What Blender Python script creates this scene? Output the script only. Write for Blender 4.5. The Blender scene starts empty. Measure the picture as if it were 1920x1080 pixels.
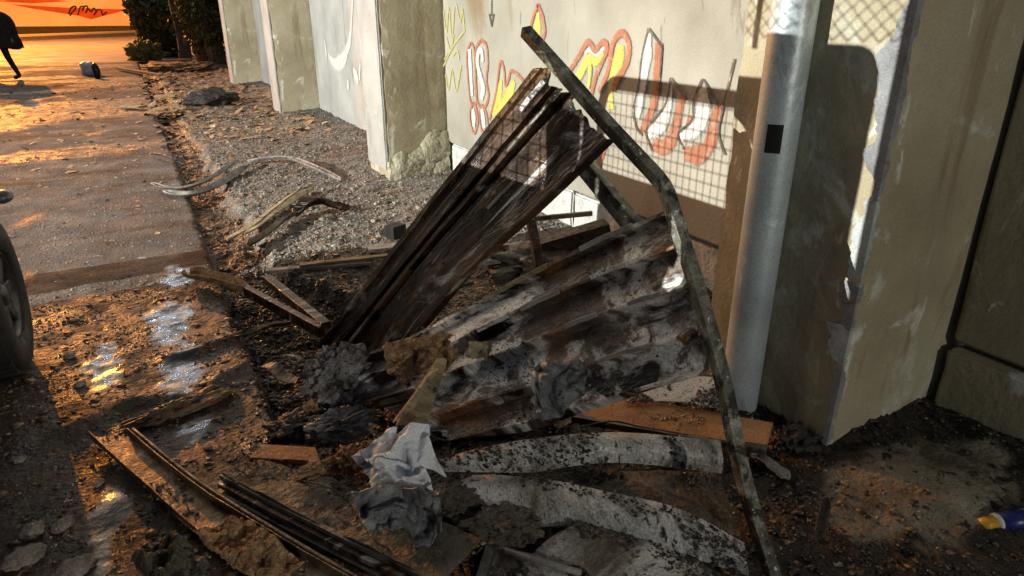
import bpy, bmesh, math, random
import numpy as np
from mathutils import Vector, Matrix

random.seed(7)
RNG = np.random.default_rng(11)
SC = bpy.context.scene
COL = SC.collection

# ------------------------------------------------------------------ camera
F_PX, CAM_H = 1276.0, 1.5
PITCH, YAW = math.radians(22.0), math.radians(28.2)
FW = Vector((math.sin(YAW)*math.cos(PITCH), math.cos(YAW)*math.cos(PITCH), -math.sin(PITCH)))
RT = Vector((math.cos(YAW), -math.sin(YAW), 0))
UP = RT.cross(FW)
CAM = Vector((0, 0, CAM_H))
cd = bpy.data.cameras.new('camera')
cam = bpy.data.objects.new('camera', cd); COL.objects.link(cam)
cd.sensor_width = 36; cd.lens = F_PX/1920*36
cd.clip_start = 0.02; cd.clip_end = 600
cam.matrix_world = Matrix((( RT.x, UP.x, -FW.x, CAM.x), (RT.y, UP.y, -FW.y, CAM.y), (RT.z, UP.z, -FW.z, CAM.z), (0, 0, 0, 1)))
SC.camera = cam

# ------------------------------------------------------------------ night sky, exposure
W = bpy.data.worlds.new('World'); SC.world = W; W.use_nodes = True
wn = W.node_tree; wn.nodes.clear()
wo = wn.nodes.new('ShaderNodeOutputWorld'); wb = wn.nodes.new('ShaderNodeBackground')
sky = wn.nodes.new('ShaderNodeTexSky'); sky.sky_type = 'NISHITA'; sky.sun_disc = False
sky.sun_elevation = math.radians(24.0); sky.sun_rotation = math.radians(-20)
sky.air_density = 1.0; sky.dust_density = 7.0
wb.inputs['Strength'].default_value = 0.042
wn.links.new(sky.outputs[0], wb.inputs[0]); wn.links.new(wb.outputs[0], wo.inputs[0])
SC.view_settings.view_transform = 'Standard'; SC.view_settings.look = 'None'
SC.view_settings.exposure = 0.3; SC.view_settings.gamma = 1.0
SC.render.engine = 'CYCLES'
SC.cycles.use_denoising = True
SC.cycles.max_bounces = 6; SC.cycles.diffuse_bounces = 3; SC.cycles.glossy_bounces = 3

# lamp places of the street (their lights are made with the lamp things further down)
WHITE_AT = Vector((-14.0, 3.6, 4.9)); WHITE_W = 18500.0; WHITE_C = (1.0, 0.97, 0.88)
SODIUM_AT = Vector((-6.6, 42.0, 8.4)); SODIUM_W = 26000.0; SODIUM_C = (1.0, 0.31, 0.018)
COLD_AT = Vector((-0.3, 25.0, 9.5)); COLD_W = 350.0; COLD_C = (0.5, 0.7, 1.0)
WORK_AT = Vector((1.1, -9.0, 2.6)); WORK_W = 760.0; WORK_C = (1.0, 0.95, 0.82)

# ------------------------------------------------------------------ surveying helpers (photo pixel + known plane -> place)
def ray(x, y): return (FW*F_PX + RT*(x-960) - UP*(y-540)).normalized()
def gp(x, y, z=0.0):
    d = ray(x, y); return CAM + d*((z-CAM_H)/d.z)
def wp(x, y, wx):
    d = ray(x, y); return CAM + d*(wx/d.x)
def dp(x, y, dist): return CAM + ray(x, y)*dist

# ------------------------------------------------------------------ numpy noise
def _h(ix, iy, iz, s):
    n = (ix*374761393 + iy*668265263 + iz*2147483647 + s*1274126177) & 0xFFFFFFFF
    n = ((n ^ (n >> 13))*1274126177) & 0xFFFFFFFF
    return ((n ^ (n >> 16)) & 0xFFFF)/65535.0*2-1
def vn(x, y, z=0.0, s=0):
    x, y, z = np.broadcast_arrays(np.asarray(x, float), np.asarray(y, float), np.asarray(z, float))
    ix, iy, iz = [np.floor(a).astype(np.int64) for a in (x, y, z)]
    fx, fy, fz = x-ix, y-iy, z-iz
    fx, fy, fz = [a*a*(3-2*a) for a in (fx, fy, fz)]
    r = 0
    for dx in (0, 1):
        for dy in (0, 1):
            for dz in (0, 1):
                w = (fx if dx else 1-fx)*(fy if dy else 1-fy)*(fz if dz else 1-fz)
                r = r + w*_h(ix+dx, iy+dy, iz+dz, s)
    return r
def fbm(x, y, z=0.0, o=4, s=0):
    r = 0; a = 1.0
    for k in range(o):
        r = r + a*vn(np.asarray(x)*2**k, np.asarray(y)*2**k, np.asarray(z)*2**k, s+k*7); a *= .5
    return r
def sstep(a, b, x):
    t = np.clip((np.asarray(x, float)-a)/(b-a), 0, 1); return t*t*(3-2*t)

# ------------------------------------------------------------------ materials
def mat(name, stops, scale=4, detail=8, rough=(.6, .9), rscale=None, bump=.3, bscale=60, bdist=.01, metallic=0.0,
        coord='Object', stretch=(1, 1, 1), layers=(), grain=.25, gscale=150, spec=.5, bump2=None, tree=None):
    if tree is None:
        m = bpy.data.materials.new(name); m.use_nodes = True
        t = m.node_tree; t.nodes.clear()
    else: m, t = None, tree
    L = t.links.new
    def N(k, **p):
        n = t.nodes.new('ShaderNode'+k)
        for a, b in p.items(): setattr(n, a, b)
        return n
    b = N('BsdfPrincipled')
    if tree is None: out = N('OutputMaterial'); L(b.outputs[0], out.inputs[0])
    tc = N('TexCoord')
    def co(st):
        mp = N('Mapping'); mp.inputs['Scale'].default_value = st; L(tc.outputs[coord], mp.inputs[0]); return mp.outputs[0]
    base_co = co(stretch)
    def noise(sc, dt=8, c=None, dist=0.0, r=.55):
        n = N('TexNoise'); n.inputs['Scale'].default_value = sc; n.inputs['Detail'].default_value = dt
        n.inputs['Distortion'].default_value = dist; n.inputs['Roughness'].default_value = r
        L(c or base_co, n.inputs['Vector']); return n.outputs[0]
    def ramp(fac, st):
        r = N('ValToRGB'); e = r.color_ramp.elements
        while len(e) < len(st): e.new(.5)
        for k, (p, c) in enumerate(st):
            e[k].position = p; e[k].color = (*c, 1) if len(c) == 3 else c
        L(fac, r.inputs[0]); return r.outputs[0]
    def mixc(f, a, bb, mode='MIX'):
        x = N('Mix', data_type='RGBA', blend_type=mode)
        if isinstance(f, float): x.inputs[0].default_value = f
        else: L(f, x.inputs[0])
        for s, v in ((6, a), (7, bb)):
            if isinstance(v, tuple): x.inputs[s].default_value = (*v, 1)
            else: L(v, x.inputs[s])
        return x.outputs[2]
    colr = ramp(noise(scale, detail), stops)
    rf = ramp(noise(rscale or scale*1.7, 6), [(.35, (rough[0],)*3), (.65, (rough[1],)*3)])
    metal = None
    for ly in layers:
        c2, sc, th, soft = ly[:4]; st = ly[4] if len(ly) > 4 else None; rr = ly[5] if len(ly) > 5 else None; dd = ly[6] if len(ly) > 6 else .6
        msk = ramp(noise(sc, 9, co(st) if st else None, dd, .62), [(th, (0,)*3), (min(th+soft, 1), (1,)*3)])
        colr = mixc(msk, colr, c2)
        if rr is not None: rf = mixc(msk, rf, (rr,)*3)
    if grain:
        g = ramp(noise(gscale, 3, co((1, 1, 1))), [(.3, (1-grain,)*3), (.7, (1+grain,)*3)])
        colr = mixc(1.0, colr, g, 'MULTIPLY')
    L(colr, b.inputs['Base Color']); L(rf, b.inputs['Roughness'])
    b.inputs['Metallic'].default_value = metallic
    b.inputs['Specular IOR Level'].default_value = spec
    if bump:
        bp = N('Bump'); bp.inputs['Strength'].default_value = bump; bp.inputs['Distance'].default_value = bdist
        L(noise(bscale, 8), bp.inputs['Height']); last = bp
        if bump2:
            b2 = N('Bump'); b2.inputs['Strength'].default_value = bump2[1]; b2.inputs['Distance'].default_value = bump2[2]
            L(noise(bump2[0], 5), b2.inputs['Height']); L(bp.outputs[0], b2.inputs['Normal']); last = b2
        L(last.outputs[0], b.inputs['Normal'])
    return m if tree is None else b.outputs[0]
def zoned(name, first, *rest):
    """ground material: each further (attribute, settings) lies over the ones before where the mesh carries that attribute"""
    m = bpy.data.materials.new(name); m.use_nodes = True; t = m.node_tree; t.nodes.clear()
    sh = mat(name, tree=t, **first)
    for attr, kw in rest:
        s2 = mat(name, tree=t, **kw); a = t.nodes.new('ShaderNodeAttribute'); a.attribute_name = attr
        x = t.nodes.new('ShaderNodeMixShader'); t.links.new(a.outputs['Fac'], x.inputs[0]); t.links.new(sh, x.inputs[1]); t.links.new(s2, x.inputs[2]); sh = x.outputs[0]
    o = t.nodes.new('ShaderNodeOutputMaterial'); t.links.new(sh, o.inputs[0]); return m
def plain(name, c, rough=.6, metallic=0.0, grain=.12, bump=.1): return mat(name, [(.3, tuple(v*.8 for v in c)), (.7, c)], scale=9, rough=(rough*.85, min(1, rough*1.1)), metallic=metallic, grain=grain, bump=bump)
def glow(name, c, s):
    m = bpy.data.materials.new(name); m.use_nodes = True
    b = m.node_tree.nodes['Principled BSDF']; b.inputs['Emission Color'].default_value = (*c, 1); b.inputs['Emission Strength'].default_value = s
    return m

M = {}
Z_ASPHALT = dict(stops=[(.3, (.065, .058, .054)), (.5, (.115, .104, .097)), (.72, (.17, .158, .148))], scale=2.2, rough=(.7, .95), spec=.10, rscale=3.0, bump=.9, bscale=55, bdist=.012,
    layers=[((.30, .285, .27), 16, .62, .06), ((.055, .030, .016), 1.3, .53, .12, (.6, 1.3, 1), .8), ((.04, .037, .037), .9, .60, .08, (1, .7, 1), .3)], grain=.45, gscale=120, bump2=(11, .5, .02))
Z_MUD = dict(stops=[(.3, (.012, .006, .003)), (.48, (.032, .016, .0075)), (.62, (.062, .034, .016)), (.75, (.16, .105, .06))], scale=9, rough=(.3, .75), rscale=6, bump=1.0, bscale=45, bdist=.02,
    layers=[((.010, .008, .007), 5, .54, .07, None, .25), ((.04, .04, .041), 3.2, .62, .05, (1.6, .5, 1), .14), ((.24, .18, .12), 26, .64, .04)], grain=.5, gscale=90, bump2=(16, .6, .03))
Z_GRAVEL = dict(stops=[(.3, (.07, .058, .048)), (.5, (.16, .14, .118)), (.7, (.28, .25, .215))], scale=7, rough=(.7, .95), bump=1.0, bscale=60, bdist=.025,
    layers=[((.10, .045, .02), 1.6, .53, .1), ((.035, .028, .024), 3.2, .58, .06)], grain=.5, gscale=110)
Z_GUTTER = dict(stops=[(.3, (.03, .014, .007)), (.55, (.085, .038, .015)), (.75, (.17, .08, .03))], scale=14, rough=(.3, .8), bump=1.0, bscale=50, bdist=.03, grain=.5, gscale=90)
Z_CHAR = dict(stops=[(.35, (.012, .009, .008)), (.55, (.034, .024, .018)), (.75, (.08, .06, .045))], scale=9, rough=(.35, .85), bump=1.0, bscale=55, bdist=.03, grain=.5, gscale=110)
M['kerb'] = mat('worn concrete kerb', [(.3, (.13, .115, .10)), (.7, (.23, .20, .18))], scale=8, rough=(.55, .9), bump=.8, bscale=50, layers=[((.07, .045, .03), 3, .55, .1)], grain=.35)
M['concrete'] = mat('grey board-marked concrete', [(.28, (.26, .245, .20)), (.5, (.35, .335, .28)), (.72, (.43, .41, .345))], scale=1.6, rough=(.75, .95), bump=.35, bscale=40,
    layers=[((.24, .18, .11), 1.1, .56, .1, (1, 1, .3)), ((.22, .20, .165), 3.5, .62, .06, (2.5, 2.5, .5)), ((.10, .09, .08), 55, .70, .04)], grain=.14)
M['concrete_pale'] = mat('pale grey concrete', [(.28, (.29, .30, .285)), (.55, (.39, .40, .385)), (.75, (.46, .47, .45))], scale=1.8, rough=(.7, .95), bump=.4, bscale=35,
    layers=[((.28, .28, .27), 2.2, .57, .06, (2, 2, .35)), ((.2, .19, .17), 7, .66, .05), ((.62, .61, .58), 5, .66, .06)], grain=.16)
M['pier'] = mat('old olive grey concrete', [(.28, (.25, .215, .14)), (.5, (.35, .31, .21)), (.72, (.43, .395, .29))], scale=1.5, rough=(.65, .95), bump=.4, bscale=30,
    layers=[((.16, .10, .055), 1.5, .57, .08, (1, 1, .5)), ((.50, .53, .45), 3.0, .60, .08), ((.20, .15, .09), 2.2, .58, .1, (1.5, 1.5, .3)), ((.10, .085, .06), 20, .70, .04), ((.60, .60, .54), 6, .61, .07, (1, 1, .5)), ((.52, .54, .46), 2.0, .58, .12, (1.2, 1.2, .7))], grain=.15)
M['aggregate'] = mat('broken concrete skirting', [(.3, (.26, .24, .16)), (.55, (.40, .38, .27)), (.75, (.52, .50, .40))], scale=14, rough=(.8, .95), bump=1, bscale=30, bdist=.02, grain=.3)
M['limewash'] = mat('limewashed stone', [(.3, (.36, .37, .36)), (.5, (.52, .53, .51)), (.7, (.64, .64, .62))], scale=12, rough=(.8, .95), bump=.9, bscale=22, bdist=.02, layers=[((.38, .38, .36), 18, .62, .05)], grain=.2)
M['galv'] = mat('galvanised pipe', [(.3, (.32, .37, .40)), (.5, (.46, .54, .57)), (.7, (.56, .65, .67))], scale=3, rough=(.3, .5), metallic=.25, bump=.15, bscale=30,
    layers=[((.22, .20, .21), 4, .54, .08, (1, 1, .35)), ((.82, .87, .94), 6, .585, .06, (1, 1, .45)), ((.16, .13, .11), 26, .68, .04), ((.30, .20, .12), 6, .66, .06, (1, 1, .3))], grain=.18)  # blue-white layer paints highlights into the zinc colour
M['bluepipe'] = plain('pale blue paint', (.36, .58, .66), .4)
M['black'] = plain('black tape', (.004, .004, .004), .8)
M['burnt'] = mat('burnt sheet metal', [(.30, (.010, .007, .006)), (.46, (.03, .018, .013)), (.58, (.085, .05, .032)), (.72, (.17, .10, .06))], scale=6, rough=(.2, .45), metallic=.35, coord='UV', stretch=(.45, 2.2, 1), bump=.6, bscale=40, bdist=.008,
    layers=[((.24, .13, .05), 3.0, .56, .10, (.4, 2.6, 1)), ((.42, .415, .41), 4, .56, .08, (.5, 2.0, 1), .35, .8), ((.65, .65, .65), 8, .62, .05, (.12, 4.5, 1), .25), ((.008, .006, .006), 5, .55, .07, (.6, 1.9, 1), .22), ((.34, .31, .28), 70, .65, .03)], grain=.4, gscale=110)
M['burnt_ash'] = mat('ash streaked burnt sheet', [(.28, (.014, .010, .009)), (.44, (.05, .036, .028)), (.56, (.13, .095, .075)), (.72, (.26, .235, .215))], scale=9, rough=(.3, .65), metallic=.2, coord='UV', stretch=(.8, 1.2, 1), bump=.7, bscale=45, bdist=.008,
    layers=[((.19, .08, .028), 3.2, .54, .10, (.7, 1.4, 1)), ((.60, .595, .58), 3.4, .485, .06, (.7, 1.0, 1), .5, .5), ((.09, .068, .055), 12, .52, .08, (.9, 1.1, 1), .4, .8), ((.010, .007, .006), 3.8, .545, .06, (.7, 1.4, 1), .22, .6), ((.5, .48, .45), 70, .65, .04), ((.012, .010, .008), 55, .60, .04)], grain=.45, gscale=110)  # pale layer stands for ash and for light patches on the sheet
M['tube'] = mat('scorched green painted tube', [(.28, (.018, .016, .012)), (.44, (.055, .052, .04)), (.54, (.15, .15, .12)), (.68, (.34, .35, .29))], scale=10, rough=(.35, .7), metallic=.2, bump=.5, bscale=70,
    layers=[((.32, .38, .33), 8, .63, .05), ((.010, .008, .007), 7, .51, .05), ((.16, .085, .04), 10, .64, .05), ((.60, .58, .52), 40, .63, .03)], grain=.4)
M['ashsheet'] = mat('sooty grey sheet', [(.25, (.34, .33, .30)), (.5, (.50, .49, .46)), (.7, (.64, .64, .63))], scale=6, rough=(.35, .75), metallic=.2, bump=.8, bscale=60, bdist=.008, coord='UV', stretch=(1, .8, 1),
    layers=[((.05, .04, .03), 45, .57, .06), ((.10, .08, .058), 2.8, .52, .12), ((.46, .45, .37), 3.5, .62, .10), ((.035, .027, .02), 4.5, .56, .08), ((.02, .016, .012), 12, .63, .04)], grain=.45, gscale=130)
M['dirtysheet'] = mat('mud crusted sheet', [(.25, (.035, .028, .02)), (.5, (.09, .075, .055)), (.75, (.19, .165, .13))], scale=8, rough=(.45, .85), bump=1, bscale=50, bdist=.02, coord='UV',
    layers=[((.02, .015, .012), 12, .56, .06), ((.28, .24, .17), 18, .66, .04)], grain=.45, gscale=120)
M['rustpanel'] = mat('orange rusty board', [(.3, (.17, .075, .022)), (.5, (.34, .16, .055)), (.72, (.42, .24, .12))], scale=6, rough=(.6, .9), bump=.6, bscale=60,
    layers=[((.05, .035, .025), 30, .62, .04), ((.28, .27, .24), 2.4, .55, .1), ((.03, .022, .018), 6, .66, .04)], grain=.35)
M['channel'] = mat('burnt steel channel', [(.3, (.04, .028, .018)), (.5, (.12, .085, .05)), (.7, (.26, .20, .13))], scale=10, rough=(.3, .65), metallic=.45, bump=.7, bscale=60,
    layers=[((.22, .13, .05), 14, .58, .08), ((.02, .016, .012), 5, .60, .06)], grain=.4)
M['edge'] = mat('dark steel edge', [(.3, (.05, .045, .04)), (.7, (.17, .16, .14))], scale=14, rough=(.35, .6), metallic=.5, bump=.4, layers=[((.02, .016, .012), 9, .55, .08)])
M['fleece'] = mat('scorched insulation wool', [(.3, (.20, .10, .045)), (.5, (.40, .24, .115)), (.72, (.60, .42, .25))], scale=30, rough=(.9, 1), bump=1, bscale=90, bdist=.02, layers=[((.05, .036, .026), 14, .64, .05)], grain=.45)
M['cloth'] = mat('white plastic sheeting', [(.3, (.55, .58, .61)), (.55, (.74, .78, .81)), (.75, (.82, .85, .87))], scale=7, rough=(.35, .7), bump=.6, bscale=25, bdist=.02, layers=[((.035, .032, .032), 13, .64, .04), ((.26, .20, .12), 5, .60, .1)], grain=.2)
M['foil'] = mat('grey melted plastic', [(.3, (.05, .052, .058)), (.55, (.15, .155, .165)), (.75, (.33, .33, .31))], scale=9, rough=(.25, .6), bump=.8, bscale=30, bdist=.02, layers=[((.02, .016, .014), 7, .56, .06), ((.42, .40, .30), 9, .66, .04)], grain=.3)
M['ash'] = mat('pale ash crust', [(.3, (.06, .052, .05)), (.5, (.19, .18, .18)), (.7, (.42, .41, .40))], scale=16, rough=(.85, 1), bump=1, bscale=40, bdist=.02, layers=[((.03, .024, .021), 12, .54, .07), ((.16, .09, .05), 7, .62, .06)], grain=.5)
M['oldwood'] = mat('split weathered wood', [(.3, (.14, .105, .055)), (.55, (.29, .24, .14)), (.75, (.42, .37, .22))], scale=7, rough=(.7, .95), bump=.7, bscale=40, stretch=(1, 1, 6), layers=[((.035, .028, .02), 6, .57, .06)], grain=.3)
M['trim'] = mat('scorched grey trim', [(.3, (.10, .09, .08)), (.6, (.27, .25, .225)), (.8, (.40, .37, .33))], scale=9, rough=(.4, .7), bump=.4, layers=[((.03, .024, .02), 5, .57, .07), ((.30, .18, .09), 6, .66, .05)], grain=.25)
M['darkdebris'] = mat('charred debris', [(.3, (.012, .010, .009)), (.6, (.045, .036, .03)), (.8, (.12, .10, .085))], scale=14, rough=(.4, .8), bump=1, bscale=40, bdist=.02, grain=.4)
Z_SOIL = dict(stops=[(.3, (.09, .075, .05)), (.5, (.20, .175, .125)), (.7, (.28, .25, .19))], scale=7, rough=(.85, 1), bump=1, bscale=30, bdist=.03, layers=[((.02, .014, .010), 9, .58, .04)], grain=.35)
Z_WET = dict(stops=[(.3, (.012, .012, .013)), (.7, (.04, .038, .036))], scale=14, rough=(.06, .24), rscale=22, bump=.35, bscale=28, bdist=.01, grain=.3, layers=[((.10, .085, .07), 30, .64, .04, None, .6)])
M['road'] = zoned('wet road', Z_ASPHALT, ('mud', Z_MUD), ('wet', Z_WET))
M['verge'] = zoned('gravel verge', Z_GRAVEL, ('char', Z_CHAR), ('gutter', Z_GUTTER), ('soil', Z_SOIL))
M['far_asphalt'] = mat('dry far asphalt', [(.3, (.14, .12, .10)), (.7, (.22, .19, .16))], scale=.8, rough=(.5, .85), bump=.6, bscale=30, layers=[((.06, .045, .035), .7, .58, .08, (.3, 1, 1), .3)], grain=.3)
M['stone'] = mat('mixed stones', [(.3, (.12, .10, .08)), (.5, (.24, .20, .17)), (.7, (.38, .33, .28))], scale=9, rough=(.6, .9), bump=.6, bscale=40, grain=.3)
M['crumb'] = mat('burnt crumbs', [(.3, (.03, .017, .009)), (.48, (.10, .058, .03)), (.58, (.22, .14, .08)), (.70, (.48, .42, .35))], scale=34, detail=2, rough=(.25, .8), bump=.4, bscale=60, grain=.3)
M['darkcrumb'] = mat('charcoal crumbs', [(.3, (.010, .008, .007)), (.55, (.035, .027, .022)), (.66, (.10, .08, .065)), (.76, (.5, .46, .42))], scale=34, detail=2, rough=(.2, .7), bump=.4, bscale=60, grain=.3)
M['pebble'] = mat('gravel pebbles', [(.3, (.09, .078, .066)), (.5, (.20, .175, .15)), (.62, (.30, .27, .235)), (.75, (.52, .49, .45))], scale=40, detail=2, rough=(.6, .9), bump=.4, bscale=60, grain=.3)
M['flake'] = mat('scorched paper flakes', [(.3, (.16, .085, .04)), (.5, (.30, .18, .09)), (.62, (.42, .29, .17)), (.72, (.72, .62, .48))], scale=11, detail=2, rough=(.6, .9), bump=.4, grain=.3)
for k, c in dict(g_red=(.44, .17, .095), g_yellow=(.62, .56, .12), g_white=(.72, .72, .69), g_black=(.09, .085, .075), g_dull=(.52, .48, .17)).items():
    M[k] = mat('spray paint '+k[2:], [(.3, tuple(v*.82 for v in c)), (.7, c)], scale=12, rough=(.6, .85), bump=.3, bscale=60, grain=.15, layers=[((.40, .375, .30), 22, .54, .18), ((.36, .335, .26), 70, .60, .10)])
for k in ('g_red', 'g_yellow', 'g_white', 'g_black', 'g_dull'):
    t_ = M[k].node_tree; b_ = t_.nodes['Principled BSDF']; N_ = t_.nodes.new; L2 = t_.links.new
    tc_ = N_('ShaderNodeTexCoord'); sx_ = N_('ShaderNodeSeparateXYZ'); L2(tc_.outputs['UV'], sx_.inputs[0])
    def mth(op, a, b):
        q = N_('ShaderNodeMath'); q.operation = op
        for i_, v_ in enumerate((a, b)):
            if isinstance(v_, (int, float)): q.inputs[i_].default_value = v_
            else: L2(v_, q.inputs[i_])
        return q.outputs[0]
    ns_ = N_('ShaderNodeTexNoise'); ns_.inputs['Scale'].default_value = 90; ns_.inputs['Detail'].default_value = 6; L2(tc_.outputs['Object'], ns_.inputs['Vector'])
    d_ = mth('MULTIPLY', mth('ABSOLUTE', mth('SUBTRACT', sx_.outputs[1], .5), 0), 2.0)
    e_ = mth('ADD', d_, mth('MULTIPLY', mth('SUBTRACT', ns_.outputs[0], .5), 1.1))
    mr_ = N_('ShaderNodeMapRange'); mr_.inputs['From Min'].default_value = 1.05; mr_.inputs['From Max'].default_value = .62; L2(e_, mr_.inputs['Value']); L2(mth('MULTIPLY', mr_.outputs[0], .92), b_.inputs['Alpha'])
M['oldpaint'] = mat('chipped pale paint', [(.3, (.26, .29, .30)), (.6, (.42, .46, .46)), (.8, (.55, .58, .57))], scale=12, rough=(.6, .9), bump=.7, bscale=40, layers=[((.30, .26, .13), 8, .58, .06), ((.18, .15, .12), 12, .64, .05)], grain=.2)
M['greytrim'] = mat('grey worn paint', [(.3, (.15, .155, .165)), (.7, (.27, .28, .30))], scale=10, rough=(.6, .9), bump=.6, bscale=40, layers=[((.16, .13, .09), 9, .6, .06)])
M['tyre'] = mat('rubber tyre', [(.3, (.012, .011, .011)), (.7, (.028, .026, .025))], scale=16, rough=(.55, .85), bump=.3, bscale=60)
M['rim'] = mat('grey wheel rim', [(.3, (.05, .05, .05)), (.7, (.11, .11, .11))], scale=16, rough=(.25, .5), metallic=.7, bump=.1)
M['truckpaint'] = mat('dark truck paint', [(.3, (.018, .02, .022)), (.7, (.034, .036, .04))], scale=6, rough=(.2, .4), bump=.05, metallic=.2)
M['steel'] = mat('dull steel', [(.3, (.12, .12, .12)), (.7, (.25, .25, .25))], scale=16, rough=(.35, .6), metallic=.7, bump=.2)
M['leaf'] = mat('dark olive leaves', [(.3, (.045, .05, .012)), (.55, (.085, .085, .018)), (.75, (.13, .12, .03))], scale=6, rough=(.5, .8), bump=.1)
M['leaf2'] = mat('yellow green ivy leaves', [(.3, (.08, .075, .012)), (.55, (.15, .13, .02)), (.75, (.22, .18, .03))], scale=6, rough=(.5, .8), bump=.1)
M['bark'] = mat('grey bark', [(.3, (.06, .045, .03)), (.6, (.14, .11, .08)), (.8, (.22, .18, .13))], scale=9, stretch=(1, 1, .25), rough=(.8, 1), bump=1, bscale=20, bdist=.03)
M['hoarding'] = mat('faded pale hoarding', [(.3, (.60, .55, .55)), (.7, (.76, .70, .70))], scale=.6, rough=(.6, .9), bump=.1)
M['hoard_red'] = mat('red print', [(.3, (.42, .05, .035)), (.7, (.52, .09, .06))], scale=1, rough=(.5, .8), bump=0)
M['ink'] = plain('black ink', (.02, .015, .015), .7)
M['lowwall'] = mat('low painted wall', [(.3, (.5, .44, .3)), (.7, (.66, .58, .42))], scale=1.2, rough=(.7, .9), bump=.3)
M['coat'] = mat('dark coat cloth', [(.3, (.016, .013, .011)), (.7, (.034, .028, .024))], scale=9, rough=(.8, 1), bump=.4)
M['skin'] = plain('skin', (.40, .24, .17), .6)
M['hair'] = plain('dark hair', (.018, .013, .010), .7)
M['bluelabel'] = plain('blue printed label', (.015, .025, .17), .35, grain=.05)
M['yellow'] = plain('yellow plastic cap', (.62, .36, .02), .35, grain=.05)
M['whiteplastic'] = plain('white plastic', (.72, .72, .74), .4)
M['lampglass_white'] = glow('lit white lamp glass', (1, .96, .86), 40)
M['lampglass_sodium'] = glow('lit sodium lamp glass', (1, .5, .12), 40)
M['lampglass_cold'] = glow('lit cold lamp glass', (.5, .72, 1), 13)
M['lampglass_work'] = glow('lit work lamp glass', (1, .95, .85), 6)

UVMATS = {}
for k in ('burnt', 'burnt_ash', 'ashsheet', 'dirtysheet'):
    m2 = M[k].copy(); m2.name = M[k].name+' on solid pieces'; t2 = m2.node_tree
    for l in list(t2.links):
        if l.from_socket.name == 'UV': t2.links.new(l.from_node.outputs['Object'], l.to_socket)
    UVMATS[k] = m2
# ------------------------------------------------------------------ mesh builders
class MB:
    def __init__(s): s.v = []; s.f = []; s.uv = None
    def add(s, vs, fs):
        o = len(s.v); s.v += [tuple(p) for p in vs]; s.f += [tuple(i+o for i in q) for q in fs]; return s
    def box(s, a, b, mtx=None):
        x0, y0, z0 = a; x1, y1, z1 = b
        vs = [Vector(p) for p in ((x0, y0, z0), (x1, y0, z0), (x1, y1, z0), (x0, y1, z0), (x0, y0, z1), (x1, y0, z1), (x1, y1, z1), (x0, y1, z1))]
        if mtx: vs = [mtx @ p for p in vs]
        return s.add(vs, [(0, 3, 2, 1), (4, 5, 6, 7), (0, 1, 5, 4), (1, 2, 6, 5), (2, 3, 7, 6), (3, 0, 4, 7)])
    def hexa(s, p): return s.add(p, [(0, 3, 2, 1), (4, 5, 6, 7), (0, 1, 5, 4), (1, 2, 6, 5), (2, 3, 7, 6), (3, 0, 4, 7)])
    def tube(s, path, r, n=10, square=False, rot=0.0, rad2=None):
        P = [Vector(p) for p in path]; rs = r if isinstance(r, (list, tuple)) else [r]*len(P)
        rings = []; up = None
        for i, p in enumerate(P):
            d = (P[min(i+1, len(P)-1)]-P[max(i-1, 0)]).normalized()
            if up is None:
                up = Vector((0, 0, 1)) if abs(d.z) < .9 else Vector((1, 0, 0))
            a = d.cross(up).normalized(); up = a.cross(d).normalized()
            m = 4 if square else n
            rings.append([p + (a*math.cos(rot+(k+.5*square)*2*math.pi/m) + up*math.sin(rot+(k+.5*square)*2*math.pi/m))*rs[i]*(1.414 if square else 1) for k in range(m)])
        m = len(rings[0]); vs = [q for g in rings for q in g]; fs = []
        for i in range(len(rings)-1):
            for k in range(m):
                fs.append((i*m+k, i*m+(k+1) % m, (i+1)*m+(k+1) % m, (i+1)*m+k))
        fs.append(tuple(range(m-1, -1, -1))); fs.append(tuple((len(rings)-1)*m+k for k in range(m)))
        return s.add(vs, fs)
    def lathe(s, prof, c, n=24, axis='z'):
        vs = []; fs = []; m = len(prof)
        for k in range(n):
            a = 2*math.pi*k/n
            for r, h in prof:
                x, y = r*math.cos(a), r*math.sin(a)
                q = (x, y, h) if axis == 'z' else ((h, x, y) if axis == 'x' else (x, h, y))
                vs.append((c[0]+q[0], c[1]+q[1], c[2]+q[2]))
        for k in range(n):
            for i in range(m-1):
                fs.append((k*m+i, ((k+1) % n)*m+i, ((k+1) % n)*m+i+1, k*m+i+1))
        return s.add(vs, fs)
    def build(s, name, m, parent=None, smooth=False, bevel=0, solid=0, base=None):
        me = bpy.data.meshes.new(name)
        if parent is not None: off = base_of(parent)
        elif base is not None: off = Vector(base)
        else: off = Vector((0, 0, 0))
        me.from_pydata([(p[0]-off.x, p[1]-off.y, p[2]-off.z) for p in s.v], [], s.f); me.update()
        if s.uv is not None:
            ul = me.uv_layers.new(name='UVMap'); li = np.zeros(len(me.loops), np.int64); me.loops.foreach_get('vertex_index', li)
            ul.data.foreach_set('uv', np.asarray(s.uv, float)[li].ravel())
        o = bpy.data.objects.new(name, me); COL.objects.link(o); me.materials.append(m if not isinstance(m, str) else (UVMATS[m] if s.uv is None and m in UVMATS else M[m]))
        if parent is None: o.location = off; BASE[o.name] = off
        else: o.parent = parent; BASE[o.name] = off
        if smooth: me.polygons.foreach_set('use_smooth', [True]*len(me.polygons))
        if solid:
            md = o.modifiers.new('thickness', 'SOLIDIFY'); md.thickness = solid; md.offset = -1
        if bevel:
            md = o.modifiers.new('bevel', 'BEVEL'); md.width = bevel; md.segments = 2; md.limit_method = 'ANGLE'
        return o
BASE = {}
def base_of(o): return BASE[o.name]
def tag(o, label, cat, group=None):
    o['label'] = label; o['category'] = cat
    if group: o['group'] = group
    return o
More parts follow.
